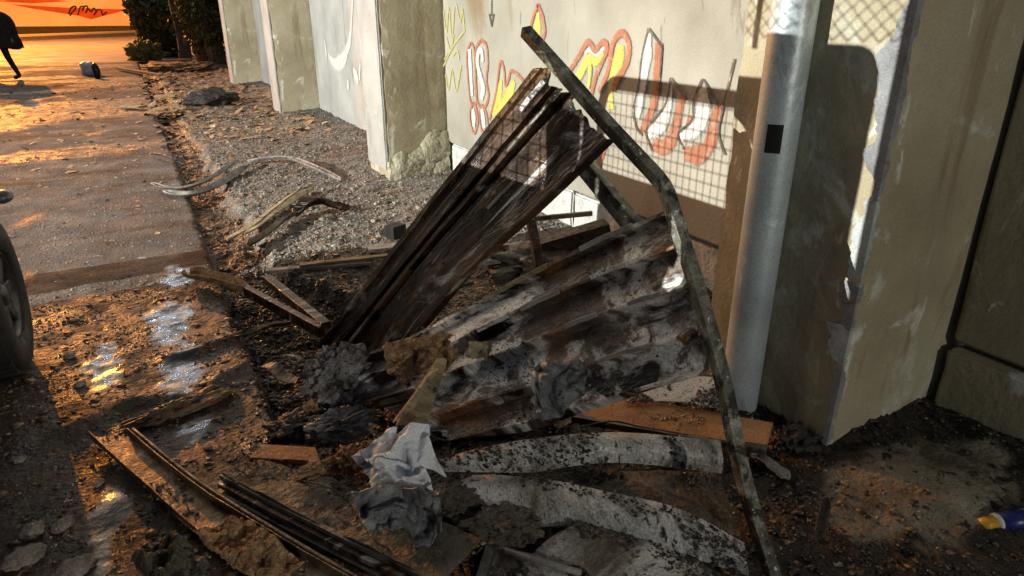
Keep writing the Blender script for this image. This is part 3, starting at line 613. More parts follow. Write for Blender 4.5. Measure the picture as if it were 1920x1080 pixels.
def wheel(parent, cx, cy, side):
    o = MB(); R = .35
    o.lathe([(.20, -.10), (.27, -.112), (.325, -.105), (.345, -.085), (R, -.05), (R, .05), (.345, .085), (.325, .105), (.27, .112), (.20, .10), (.20, -.10)], (cx, cy, R), 48, 'x')
    wo_ = o.build('wheel', 'tyre', parent, smooth=True)
    for k in range(44 if side == 1 and cy > 1 else 0):
        a = 2*math.pi*k/44; m4 = Matrix.Translation((cx, cy, R)) @ Matrix.Rotation(a, 4, 'X')
        MB().box((-.085, -.014, R-.006), (.085, .014, R+.006), m4).build('tread_block', 'tyre', wo_)
    MB().lathe([(.205, -.09), (.205, .088), (.185, .09), (.18, .05), (.18, -.08)], (cx, cy, R), 40, 'x').build('rim', 'rim', wo_, smooth=True)
    for k in range(7):
        a = 2*math.pi*k/7+.2; m4 = Matrix.Translation((cx, cy, R)) @ Matrix.Rotation(a, 4, 'X')
        MB().hexa([m4 @ Vector(p) for p in ((.03, -.035, .03), (.07, -.035, .03), (.07, .035, .03), (.03, .035, .03), (.045, -.022, .19), (.08, -.022, .19), (.08, .022, .19), (.045, .022, .19))]).build('spoke', 'rim', wo_, bevel=.006)
    MB().lathe([(0, .085), (.04, .083), (.055, .065), (.055, .03)], (cx, cy, R), 24, 'x').build('hub_cap', 'rim', wo_, smooth=True)
wheel(t, -.735, 3.49, 1); wheel(t, -.755, .1, 1); wheel(t, -2.35, 3.44, -1); wheel(t, -2.35, .1, -1)
# wheel-arch flare over the front wheel with a small marker lamp
pts = [(-.71, 3.44+.40*math.cos(a), .33+.40*math.sin(a)) for a in np.linspace(.35, 2.9, 14)]
fl = MB(); q = np.array(pts); fl2 = np.stack([np.stack([np.full(14, -.92), q[:, 1], q[:, 2]], -1), np.stack([np.full(14, -.70), q[:, 1], q[:, 2]], -1), np.stack([np.full(14, -.685), q[:, 1]-.02*np.cos(np.linspace(.35, 2.9, 14)), q[:, 2]-.03*np.sin(np.linspace(.35, 2.9, 14))], -1)], 1)
grid_mb(fl2).build('wheel_arch', 'truckpaint', t, smooth=True, solid=.012)
MB().box((-.80, 3.83, .40), (-.665, 3.85, .62)).build('mud_flap', 'tyre', t, bevel=.004)
blob((-.64, 3.93, .69), .04, 3, .1, sub=3, squash=(1.1, 1.3, .8)).build('marker_lamp', 'steel', t, smooth=True)

# ------------------------------------------------------------------ burnt gate: bent tube frame with corrugated sheets
F0 = gp(1452, 1088); 
frame = [F0+(dp(1395, 900, 2.13)-F0)*-.10, F0, dp(1395, 900, 2.13), dp(1352, 700, 2.07), dp(1307, 540, 2.05), dp(1272, 430, 2.06), dp(1258, 385, 2.07), dp(1248, 355, 2.09), dp(1230, 330, 2.11), dp(1200, 298, 2.14), dp(1135, 228, 2.22), dp(1060, 142, 2.34), dp(985, 58, 2.5)]
gate = thing('burnt_gate', (1.0, 2.1, 0), 'collapsed burnt sheet-metal gate, bent tube frame with charred corrugated sheets', 'gate')
fr = curve(frame, 60)
MB().tube([tuple(p) for p in fr], .0185, square=True, rot=.25).build('frame_tube', 'tube', gate, bevel=.0025)
# second, broken frame tube behind
MB().tube([dp(1092, 305, 2.42), dp(1130, 352, 2.40), dp(1178, 412, 2.36), dp(1215, 455, 2.34)], .028, square=True).build('brace_tube', 'tube', gate, bevel=.004)
MB().tube([dp(995, 415, 2.75), dp(1003, 450, 2.72), dp(1010, 500, 2.70)], .017, square=True).build('brace_tube', 'burnt', gate, bevel=.003)
class Prof:
    def __init__(s, keys, n=90): s.k = keys; s.vs = np.linspace(0, 1, n)
    def __call__(s, v): return float(np.interp(v, [a for a, b in s.k], [b for a, b in s.k]))
p1 = Prof([(0, -.035), (.01, .014), (.07, .014), (.085, 0), (.25, 0), (.265, -.022), (.32, -.022), (.335, .014), (.385, .014), (.40, -.020), (.46, -.020), (.475, .010), (.60, .006), (.80, -.004), (.95, .002), (.96, .014), (.99, .014), (1, -.035)])
up1 = [dp(1008, 122, 2.43), dp(880, 285, 2.72), dp(740, 462, 3.02), gp(596, 646, .0)]
lo1 = [dp(1146, 262, 2.24), dp(1010, 392, 2.46), dp(880, 512, 2.72), gp(735, 690, .0)]
sh1 = sheet(up1, lo1, 90, 90, p1, dent=.006, dscale=5, seed=3, ragged=(.02, .05)).build('corrugated_sheet', 'burnt', gate, solid=.003)
sh1['label'] = 'upper charred sheet leaning steeply, brown black with scorched grooves'
p2 = Prof([(0, -.03), (.006, .02), (.035, .02), (.045, -.008), (.215, .012), (.224, .034), (.247, .034), (.256, -.012), (.455, .010), (.464, .034), (.487, .034), (.496, -.012), (.735, .010), (.744, .032), (.767, .032), (.776, -.012), (.97, .008), (.98, .028), (.995, .028), (1, -.03)], 120)
up2 = [dp(1262, 388, 2.09), dp(1130, 446, 2.30), dp(1000, 512, 2.50), dp(860, 590, 2.70), dp(720, 655, 2.82), gp(610, 690, .16)]
lo2 = [dp(1330, 700, 2.10), dp(1200, 735, 2.20), dp(1080, 772, 2.28), dp(950, 808, 2.36), gp(815, 838, .05)]
sh2 = sheet(up2, lo2, 100, 110, p2, dent=.010, dscale=4, seed=6, ragged=(.01, .10)).build('corrugated_sheet', 'burnt_ash', gate, solid=.003)
sh2['label'] = 'lower ribbed sheet with blotches of pale ash and painted light between the ledges'
def on_sheet(up, lo, u, v, out):
    A_, B_ = curve(up, 101), curve(lo, 101); i = int(round(u*100)); p = A_[i]*(1-v)+B_[i]*v
    d_ = A_[min(i+1, 100)]-A_[max(i-1, 0)]; n_ = np.cross(d_, B_[i]-A_[i]); n_ /= np.linalg.norm(n_)
    if n_ @ (np.array(CAM)-p) < 0: n_ = -n_
    return Vector(p+n_*out)
for v_, u0, u1, w_, mm in ((.233, .13, .24, .008, 'ashsheet'), (.233, .34, .46, .009, 'trim'), (.233, .50, .60, .009, 'ashsheet'), (.473, .06, .16, .007, 'trim'), (.473, .26, .36, .008, 'trim'), (.753, .12, .30, .007, 'trim'), (.017, .35, .55, .009, 'oldwood'), (.017, .10, .25, .009, 'trim'), (.988, .05, .22, .006, 'ashsheet')):  # paler strips added as painted light along the ledges
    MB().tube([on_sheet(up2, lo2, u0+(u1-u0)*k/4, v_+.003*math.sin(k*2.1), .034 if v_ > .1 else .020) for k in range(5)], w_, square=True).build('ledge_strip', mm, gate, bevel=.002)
for v_, u0, u1, w_, mm in ((.17, .01, .10, .010, 'ashsheet'), (.36, .04, .20, .005, 'trim'), (.43, .30, .75, .004, 'trim'), (.62, .24, .36, .005, 'trim')):
    MB().tube([on_sheet(up1, lo1, u0+(u1-u0)*k/4, v_+.003*math.sin(k*2.1), {.17: .006, .36: .017, .43: -.014, .62: .010}[v_]) for k in range(5)], w_, square=True).build('ledge_strip', mm, gate, bevel=.002)
# loose metal ends and a hinge on the frame
MB().tube([dp(1300, 625, 2.07), dp(1285, 632, 2.05), dp(1277, 641, 2.05)], .02, 12).build('hinge', 'burnt', gate, smooth=True)
# rag of melted sheet hanging on the lower panel
def rag(name, pxs, d0, parent, m, seed, amp=.03, thick=.004, n=22, freq=9):
    """crumpled patch: pxs = 4 corners (tl, tr, br, bl), d0 = 4 distances"""
    a, b, c, e = [np.array(dp(x, y, d)) for (x, y), d in zip(pxs, d0)]
    u = np.linspace(0, 1, n); U, Vv = np.meshgrid(u, u, indexing='ij'); U, Vv = U[..., None], Vv[..., None]
    P = a*(1-U)*(1-Vv)+b*U*(1-Vv)+c*U*Vv+e*(1-U)*Vv
    nn = np.cross(b-a, e-a); nn /= np.linalg.norm(nn); toc = np.array(CAM)-a
    if nn @ toc < 0: nn = -nn
    f = 1-2*np.abs(fbm(P[..., 0]*freq+seed, P[..., 1]*freq, P[..., 2]*freq, 4, seed)); g1 = fbm(P[..., 0]*freq, P[..., 1]*freq+seed, P[..., 2]*freq, 3, seed+4)
    g2 = fbm(P[..., 0]*freq, P[..., 1]*freq, P[..., 2]*freq+seed, 3, seed+8)
    P = P+nn*(amp*f)[..., None]+(b-a)*(.16*g1)[..., None]+(e-a)*(.16*g2)[..., None]
    mb = grid_mb(P, np.concatenate([U, Vv], -1)); return mb.build(name, m, parent, solid=thick, smooth=False)
rag('melted_rag', [(1012, 690), (1108, 665), (1100, 745), (1010, 790)], (2.18, 2.14, 2.16, 2.2), gate, 'foil', 3, .035)
rag('melted_rag', [(880, 640), (925, 645), (915, 680), (872, 668)], (2.52, 2.48, 2.47, 2.52), gate, 'oldwood', 5, .015)
rag('ash_crust', [(720, 650), (850, 620), (865, 680), (740, 715)], (2.66, 2.56, 2.54, 2.63), gate, 'fleece', 7, .03, n=34, freq=14)

# ------------------------------------------------------------------ loose pieces lying in front
def piece(name, upper, lower, m, label, cat, nu=50, nv=20, prof=None, thick=.003, **kw):
    base = Vector((np.array(upper).mean(0)+np.array(lower).mean(0))/2); base.z = 0
    o = sheet(upper, lower, nu, nv, prof, **kw).build(name, m, None, solid=thick, base=base, smooth=False)
    return tag(o, label, cat)
piece('curved_metal_sheet', [gp(815, 866, .10), gp(900, 842, .15), gp(1000, 824, .18), gp(1150, 812, .20), gp(1350, 826, .20)], [gp(815, 884, .085), gp(900, 884, .10), gp(1000, 884, .105), gp(1150, 866, .14), gp(1352, 886, .10)],
      'ashsheet', 'long pale speckled metal strip curling under the gate, directly right of the white sheeting', 'metal sheet', seed=21, bulge=.03, dent=.008)
piece('curved_metal_sheet', [gp(860, 892, .06), gp(1000, 896, .10), gp(1130, 921, .14), gp(1270, 954, .15), gp(1396, 1018, .12)], [gp(880, 955, .04), gp(1000, 985, .05), gp(1100, 985, .06), gp(1250, 1030, .07), gp(1404, 1078, .05)],
      'ashsheet', 'bowed pale grey sheet speckled black, lowest of the strips crossing to the tube foot', 'metal sheet', seed=25, bulge=.025, dent=.010)
piece('flat_metal_sheet', [gp(960, 885, .075), gp(1100, 880, .085), gp(1345, 888, .09)], [gp(1000, 930, .04), gp(1150, 960, .05), gp(1390, 1005, .06)],
      'dirtysheet', 'dull brown sheet lying between the two pale curved strips', 'metal sheet', seed=28, dent=.012)
piece('curved_metal_sheet', [gp(1090, 978, .075), gp(1190, 1000, .075), gp(1300, 1050, .06), gp(1400, 1110, .04)], [gp(1000, 1040, .02), gp(1120, 1090, .03), gp(1230, 1120, .03), gp(1350, 1160, .02)],
      'ashsheet', 'short mauve grey sheet at the bottom edge under the bowed strip', 'metal sheet', seed=31, bulge=.02, dent=.012)
piece('flat_metal_sheet', [gp(935, 1020, .03), gp(1020, 1048, .03), gp(1110, 1090, .03)], [gp(905, 1110, .02), gp(1000, 1120, .02), gp(1100, 1140, .02)],
      'ashsheet', 'small pale plate corner at the bottom edge beside a steel upright', 'metal sheet', seed=33, dent=.006)
o = MB().tube([gp(925, 1012, .05), gp(900, 1095, .03)], .014, square=True).build('steel_strip', 'edge', None, base=gp(915, 1050, 0)); tag(o, 'short dark flat steel bar at the bottom edge left of the pale plate', 'steel bar')
o = MB().tube([gp(935, 1028, .05), gp(1010, 1052, .045), gp(1090, 1075, .04)], .010, 8).build('steel_strip', 'trim', None, base=gp(1010, 1050, 0), smooth=True); tag(o, 'thin worn strip slanting over the bottom plate', 'strip')
# orange board under the pipe
def board(name, px, z, th, m, label, cat, edge=None):
    q = [gp(x, y, z) for x, y in px]; base = sum(q, Vector())/4; base.z = 0
    t = thing(name, base, label, cat)
    MB().hexa([p-Vector((0, 0, th)) for p in q]+q).build('board', m, t, bevel=.003)
    return t, q
t, q = board('rusty_panel', [(1072, 778), (1438, 838), (1450, 792), (1185, 745)], .10, .012, 'rustpanel', 'orange rusty board with a steel front rail at the foot of the grey pipe', 'board')
MB().tube([q[0]+Vector((0, 0, -.012)), (q[0]+q[1])/2+Vector((0, 0, -.016)), q[1]+Vector((0, 0, -.012))], .013, square=True).build('front_rail', 'edge', t, bevel=.002)
piece('flat_metal_sheet', [gp(1190, 722, .13), gp(1260, 705, .15), gp(1345, 708, .15)], [gp(1180, 752, .115), gp(1260, 752, .12), gp(1352, 766, .12)], 'ashsheet', 'grey speckled plate showing behind the orange board under the gate', 'metal sheet', seed=41, dent=.006)
# U channel
ch = thing('steel_channel', gp(330, 930, 0), 'long open steel channel lying on the mud, nearest the bottom left corner', 'channel')
c0 = [gp(200, 822, .035), gp(300, 905, .035), gp(395, 980, .035), gp(540, 1080, .03), gp(640, 1140, .03)]
cl = [gp(167, 818, .035), gp(262, 905, .035), gp(350, 985, .035), gp(470, 1080, .03), gp(560, 1150, .03)]
crr = [gp(240, 818, .035), gp(338, 900, .035), gp(440, 970, .035), gp(600, 1068, .03), gp(690, 1120, .03)]
upv = lambda L_, h: [p+Vector((0, 0, h)) for p in L_]
sheet(cl, crr, 60, 10, dent=.004, seed=51).build('channel_web', 'channel', ch, solid=.003)
sheet(cl, upv(cl, .022), 60, 5, dent=.003, seed=52).build('channel_flange', 'channel', ch, solid=.003)
sheet(crr, upv(crr, .035), 60, 5, dent=.003, seed=53).build('channel_flange', 'channel', ch, solid=.003)
c2 = [p+Vector((.022, -.004, .005)) for p in crr]
MB().tube([tuple(p) for p in curve(upv(c2, .02), 30)], .008, 8).build('edge_rod', 'edge', ch, smooth=True)
# door leaf lying to the right of it
dl = thing('fallen_door_leaf', gp(640, 990, 0), 'mud covered door leaf with a stepped dark edge, right of the open channel', 'door')
A0 = [gp(485, 866, .07), gp(560, 882, .075), gp(700, 930, .08), gp(905, 1010, .08)]; B0 = [gp(416, 890, .07), gp(500, 935, .075), gp(640, 1005, .08), gp(830, 1095, .08)]
sheet(A0, B0, 60, 24, dent=.014, dscale=9, seed=61).build('leaf_face', 'dirtysheet', dl, solid=.004)
for k, (dz, s, mm) in enumerate(((-.005, .0, 'edge'), (-.022, .012, 'burnt'), (-.045, .02, 'edge'))):
    MB().tube([tuple(p+Vector((-s, -s*1.2, dz))) for p in B0], .008, square=True).build('edge_moulding', mm, dl)
MB().hexa([p for p in (B0[0]+Vector((0, .0, -.06)), B0[3]+Vector((0, 0, -.07)), B0[3]+Vector((.03, .05, -.07)), B0[0]+Vector((.03, .04, -.06)), B0[0]+Vector((0, 0, -.012)), B0[3]+Vector((0, 0, -.012)), B0[3]+Vector((.03, .05, -.012)), B0[0]+Vector((.03, .04, -.012)))]).build('edge_core', 'darkdebris', dl)
t, q = board('short_board', [(466, 858), (600, 864), (592, 838), (492, 832)], .07, .02, 'rustpanel', 'short orange lit board end above the fallen door leaf', 'board')
def tagb(o, lab, cat, g=None): return tag(o, lab, cat, g)
def lump(name, px, z, r, m, seed, label, cat, sub=4, amp=.5, freq=2.0, squash=(1, 1, .6), group=None, rz=0.0):
    c = gp(px[0], px[1], z); b = Vector((c.x, c.y, 0))
    o = blob(c, r, seed, amp, freq, sub, squash, rz).build(name, m, None, base=b, smooth=sub > 4)
    if m == 'fleece' and r < .0:
        rg = np.random.default_rng(seed); me = o.data; vi = rg.integers(0, len(me.vertices), 450); fv = []; ff = []
        for k, i in enumerate(vi):
            p = np.array(me.vertices[i].co); nrm_ = np.array(me.vertices[i].normal); d1 = nrm_*.6+rg.normal(size=3)*.6; d1 /= np.linalg.norm(d1); w_ = np.cross(d1, rg.normal(size=3)); w_ *= .0009/np.linalg.norm(w_)
            L1 = r*(.12+.35*rg.random()); p = p-nrm_*.003; q1 = p+d1*L1*.5; q2 = p+d1*L1+rg.normal(size=3)*L1*.25
            n0 = len(fv); fv += [tuple(p-w_), tuple(p+w_), tuple(q1+w_), tuple(q1-w_), tuple(q2)]; ff += [(n0, n0+1, n0+2, n0+3), (n0+3, n0+2, n0+4)]
        f_ = MB(); f_.v = [(a[0]+b.x, a[1]+b.y, a[2]+b.z) for a in fv]; f_.f = ff; stuff(f_.build('wool_fibres', m, o))
    return tag(o, label, cat, group)
def wool_mat(name, corners, m, seed, label, cat, amp=.03, n=54, freq=13):
    a, b, c, e = [np.array(gp(*p)) for p in corners]; u = np.linspace(0, 1, n); U_, V_ = np.meshgrid(u, u, indexing='ij'); U1, V1 = U_[..., None], V_[..., None]
    P = a*(1-U1)*(1-V1)+b*U1*(1-V1)+c*U1*V1+e*(1-U1)*V1
    r1 = 1-np.abs(fbm(P[..., 0]*freq, P[..., 1]*freq, seed, 4, seed)); edge_ = np.minimum(np.minimum(U_, 1-U_), np.minimum(V_, 1-V_))
    P = P+np.stack([.14*fbm(P[..., 0]*7, P[..., 1]*7, seed+3, 3, seed+1)*np.linalg.norm(b-a)*.5, .14*fbm(P[..., 0]*7, P[..., 1]*7, seed+9, 3, seed+2)*np.linalg.norm(e-a)*.5, amp*(r1*1.2-.3)*np.clip(edge_*7, .1, 1)+.010*fbm(P[..., 0]*60, P[..., 1]*60, 0, 2, seed)], -1)
    bs = Vector(P.reshape(-1, 3).mean(0)); bs.z = 0
    return tag(grid_mb(P).build(name, m, None, solid=.006, base=bs), label, cat)
wool_mat('insulation_mat', [(370, 1000, .06), (440, 962, .065), (575, 1060, .06), (490, 1105, .05)], 'fleece', 3, 'frayed orange mat of insulation draped over the open channel', 'insulation', .04)
wool_mat('insulation_mat', [(250, 1050, .03), (330, 1000, .05), (400, 1075, .05), (300, 1110, .03)], 'dirtysheet', 5, 'dark scorched insulation mat left of the channel at the bottom edge', 'insulation', .06)
0 and lump('insulation_wad', (465, 1015), .045, .10, 'fleece', 3, 'frayed orange wad of insulation lying in the open channel', 'insulation', 6, .4, 5, (1.0, 1.35, .5), rz=-.6)
0 and lump('insulation_wad', (330, 1050), .03, .075, 'fleece', 5, 'dark scorched wad of insulation left of the channel at the bottom edge', 'insulation', 6, .45, 4, (1.3, .9, .7))
lump('insulation_wad', (595, 880), .09, .04, 'fleece', 7, 'curled pale orange insulation tuft between door leaf and white sheeting', 'insulation', 5, .6, 4, (1.6, .8, .6))
lump('insulation_wad', (655, 862), .10, .042, 'fleece', 9, 'cream insulation tuft touching the left side of the white sheeting', 'insulation', 5, .6, 4, (1, 1, .9))
lump('insulation_wad', (690, 925), .11, .022, 'fleece', 11, 'small bright orange tuft above the grey melted plastic', 'insulation', 4, .9, 3, (1, 1, .9))
lump('insulation_wad', (755, 930), .11, .018, 'fleece', 13, 'tiny yellowish tuft just below the white sheeting', 'insulation', 4, .9, 3, (1.2, 1, .8))
lump('insulation_wad', (585, 775), .06, .03, 'fleece', 14, 'ragged orange tuft at the foot of the ash crust', 'insulation', 4, .9, 3, (1, 1, 1.3))
sh = thing('white_sheeting', gp(745, 870, .0), 'crumpled white plastic sheeting with black scorch spots, centre of the debris', 'plastic sheeting')
rag('fold', [(688, 850), (795, 795), (830, 882), (725, 910)], (2.33, 2.30, 2.25, 2.24), sh, 'cloth', 13, .05, n=34, freq=6)
rag('fold', [(650, 858), (742, 806), (752, 862), (680, 900)], (2.36, 2.34, 2.32, 2.31), sh, 'cloth', 17, .04, n=28, freq=7)
rag('fold', [(690, 880), (800, 870), (812, 925), (715, 935)], (2.28, 2.23, 2.20, 2.22), sh, 'cloth', 23, .05, n=28, freq=7)
mp = thing('melted_plastic', gp(750, 970, 0), 'grey melted plastic bag in front of the white sheeting', 'plastic')
rag('fold', [(665, 925), (745, 920), (765, 1010), (690, 1015)], (2.16, 2.14, 2.09, 2.11), mp, 'foil', 27, .05, n=34, freq=8)
rag('fold', [(745, 925), (830, 920), (825, 985), (770, 1010)], (2.14, 2.12, 2.10, 2.08), mp, 'foil', 29, .05, n=34, freq=8)
ac = lump('ash_heap', (640, 705), .15, .12, 'ash', 31, 'grey ash clump crusted on the left end of the burnt gate', 'ash heap', 6, .34, 4.2, (1.1, .8, 1.0))
sp = thing('split_timber', gp(790, 750, 0), 'splintered pale yellow timber stub leaning against the lower gate sheet', 'timber')
mb = MB(); a, b, c, e = dp(815, 690, 2.42), dp(836, 690, 2.40), dp(800, 795, 2.36), dp(740, 800, 2.40)
mb.hexa([a, b, c, e, a+Vector((.02, .03, .02)), b+Vector((.02, .03, .02)), c+Vector((.03, .05, .0)), e+Vector((.03, .05, 0))]); mb.build('splinter', 'oldwood', sp, bevel=.004)
mb = MB(); a, b, c, e = dp(808, 700, 2.38), dp(822, 694, 2.38), dp(775, 770, 2.34), dp(735, 795, 2.36)
mb.hexa([a, b, c, e, a+Vector((.01, .02, .0)), b+Vector((.01, .02, .0)), c+Vector((.01, .02, .0)), e+Vector((.01, .02, 0))]); mb.build('splinter', 'oldwood', sp, bevel=.003)
# ------------------------------------------------------------------ debris on verge and gutter
def strip(name, pts, w, m, label, cat, twist=0.0, thick=.006, curl=.0, seed=0, group=None):
    """flat bent strip following pts (world), width w"""
    q = curve(pts, 40); d = np.gradient(q, axis=0); d /= np.linalg.norm(d, axis=1, keepdims=True)
    side = np.cross(d, np.array([0, 0, 1.0])); side /= np.linalg.norm(side, axis=1, keepdims=True)+1e-9
    upn = np.cross(side, d); u = np.linspace(0, 1, 40); tw = twist*u
    ww = w*(1-.75*np.clip((u-.8)/.2, 0, 1)**2)*(1-.7*np.clip((.12-u)/.12, 0, 1)**2)/2
    sv = side*np.cos(tw)[:, None]+upn*np.sin(tw)[:, None]; nv_ = -side*np.sin(tw)[:, None]+upn*np.cos(tw)[:, None]
    rows = [q+sv*(ww*k)[:, None]+nv_*(curl*(k*k-.5))+.002*fbm(u*20, 0*u+k, 0, 3, seed)[:, None] for k in np.linspace(-1, 1, 7)]
    base = Vector(q.mean(0)); base.z = 0
    return tag(grid_mb(np.stack(rows, 1)).build(name, m, None, solid=thick, base=base), label, cat, group)
def G3(L_): return [gp(x, y, z) for x, y, z in L_]
strip('bent_trim', G3([(284, 344, .05), (310, 352, .03), (350, 352, .03), (400, 332, .08), (445, 300, .10)]), .07, 'trim', 'curled rubber trim strip bridging the gutter, its pointed end over the road', 'strip', .3, .008, .02, 1)
strip('bent_trim', G3([(308, 360, .02), (352, 365, .02), (400, 352, .03), (436, 330, .04), (466, 312, .05)]), .10, 'trim', 'wider orange lit trim strip lying just below the curled one', 'strip', -.2, .008, .03, 2)
strip('bent_trim', G3([(465, 303, .04), (505, 297, .09), (545, 298, .11), (590, 315, .08), (640, 338, .03)]), .09, 'trim', 'dark arched trim strip with light dashes, farther out on the gravel', 'strip', .2, .008, .03, 3)
strip('splintered_lath', G3([(426, 450, .02), (470, 425, .04), (500, 402, .05), (535, 375, .06), (565, 355, .06)]), .05, 'oldwood', 'long splintered wooden lath slanting across the gravel', 'lath', .5, .012, .0, 4)
strip('splintered_lath', G3([(460, 440, .03), (510, 402, .05), (560, 368, .06), (592, 344, .08)]), .06, 'oldwood', 'second lath with a torn tip lying beside the long splintered one', 'lath', -.4, .012, .0, 5)
strip('metal_angle', G3([(466, 460, .03), (500, 438, .05), (530, 415, .06), (553, 400, .07)]), .09, 'channel', 'folded dark metal angle with a shaded underside nearest the gutter on the gravel', 'metal angle', .6, .006, .03, 6)
strip('metal_angle', G3([(553, 403, .05), (575, 385, .10), (600, 378, .11), (625, 384, .08), (655, 392, .03)]), .12, 'burnt', 'small curled black sheet scrap on the gravel below the near pier', 'scrap', .4, .006, .05, 7)
strip('bent_trim', G3([(283, 288, .03), (300, 290, .05), (325, 298, .04), (345, 302, .02)]), .05, 'darkdebris', 'small black curled scrap at the gutter edge beyond the trim strips', 'scrap', .4, .006, .02, 8)
def plank(name, a, b, w, th, m, label, cat, roll=0.0, group=None):
    a, b = Vector(a), Vector(b); d = (b-a); L_ = d.length; d.normalize(); s_ = d.cross(Vector((0, 0, 1))).normalized(); u_ = s_.cross(d)
    R = Matrix((( d.x, s_.x, u_.x, a.x), (d.y, s_.y, u_.y, a.y), (d.z, s_.z, u_.z, a.z), (0, 0, 0, 1))) @ Matrix.Rotation(roll, 4, 'X')
    n = 12; mb = MB(); vs = []; fs = []
    for i in range(n+1):
        x = L_*i/n; e = .06*w*float(vn(i*1.7, w*50, L_)); 
        vs += [R @ Vector((x, -w/2+e, -th/2)), R @ Vector((x, w/2+e*.5, -th/2)), R @ Vector((x, w/2+e*.5, th/2)), R @ Vector((x, -w/2+e, th/2))]
    for i in range(n):
        for k in range(4): fs.append((i*4+k, i*4+(k+1) % 4, i*4+4+(k+1) % 4, i*4+4+k))
    fs += [(3, 2, 1, 0), (n*4, n*4+1, n*4+2, n*4+3)]; mb.add(vs, fs)
    bs = (a+b)/2; bs.z = 0
    return tag(mb.build(name, m, None, base=bs, bevel=.002), label, cat, group)
plank('thin_plank', gp(562, 497, .05), gp(735, 478, .07), .05, .015, 'oldwood', 'pale thin plank at the edge of the gravel left of the gate', 'plank')
plank('thin_plank', gp(500, 508, .03), gp(700, 492, .04), .05, .02, 'trim', 'darker thin plank just below the pale one left of the gate', 'plank')
plank('thin_plank', gp(690, 466, .06), gp(800, 455, .06), .10, .015, 'limewash', 'white thin slab piece tucked behind the left edge of the upper sheet', 'slab piece')
plank('metal_rail', gp(500, 522, .02), gp(612, 612, .03), .05, .045, 'burnt', 'dark rusty rail lying diagonally in the debris left of the gate', 'rail')
plank('metal_rail', gp(462, 545, .02), gp(604, 622, .01), .035, .06, 'burnt', 'second dark rail with a lit top edge, nearer than the first', 'rail')
o = MB().box((-.06, -.05, 0), (.06, .05, .09), Matrix.Translation(gp(742, 444, .03)) @ Matrix.Rotation(.4, 4, 'Z')).build('black_box', 'black', None, base=gp(742, 444, 0), bevel=.006); tag(o, 'small open black box with a pale rim on the gravel behind the upper sheet', 'box')
strip('torn_cardboard', G3([(352, 512, .05), (385, 520, .06), (420, 528, .05), (462, 545, .02)]), .14, 'fleece', 'torn orange lit flap hanging over the gutter edge beside the road', 'flap', .3, .008, .05, 11)
strip('torn_cardboard', G3([(440, 632, .02), (475, 622, .04), (510, 610, .03), (545, 606, .01)]), .05, 'channel', 'bent strip catching orange light inside the deep gutter', 'strip', .3, .006, .02, 12)
# behind the gate
plank('charred_beam', gp(960, 480, .06), gp(1140, 428, .22), .14, .10, 'darkdebris', 'thick charred beam lying behind the gate before the white plinth', 'beam')
plank('charred_rail', gp(1000, 410, .30), gp(1110, 400, .30), .025, .03, 'trim', 'thin burnt rail crossing in front of the white plinth', 'rail')
plank('charred_rail', gp(905, 492, .08), gp(1000, 478, .09), .05, .03, 'trim', 'grey scorched rail low behind the gate, left of the charred beam', 'rail')
plank('charred_rail', gp(880, 470, .05), gp(1005, 455, .08), .04, .03, 'burnt', 'black rail on the gravel just above the grey scorched one', 'rail')
lump('rubble_heap', (1010, 500), .02, .20, 'darkdebris', 44, 'black heap of burnt rubble in the gap behind the two gate sheets', 'rubble', 5, .5, 3, (1.6, 1, .5))
lump('rubble_heap', (560, 800), .03, .07, 'darkdebris', 46, 'charred clod between the ash clump and the short board', 'rubble', 5, .5, 3, (1.4, 1, .7))
lump('rubble_heap', (640, 800), .05, .09, 'foil', 47, 'sooty grey wad under the left end of the gate', 'rubble', 6, .36, 4.5, (1.4, .9, .6))
lump('rubble_heap', (940, 790), .05, .11, 'darkdebris', 48, 'black cinders packed under the lower gate sheet', 'rubble', 5, .5, 3.4, (2.2, .8, .5))
lump('rubble_heap', (865, 935), .05, .085, 'dirtysheet', 49, 'brown clods of burnt muck right of the melted plastic', 'rubble', 6, .38, 4.5, (1.4, 1, .4))
lump('rubble_heap', (950, 985), .05, .085, 'dirtysheet', 50, 'brown clods of burnt muck heaped on the bowed sheet', 'rubble', 6, .38, 4.5, (1.6, 1, .35))
lump('rubble_heap', (1490, 830), .02, .07, 'darkdebris', 52, 'sooty clod at the foot of the nearest pier', 'rubble', 5, .5, 3, (1.2, 1, .8))
lump('rubble_heap', (340, 765), .02, .07, 'mudclod' if 'mudclod' in M else 'channel', 54, 'long clod of wet rubble on the road above the open channel', 'rubble', 5, .6, 3, (2.6, .6, .45), rz=.3)
rs2 = np.random.default_rng(8)
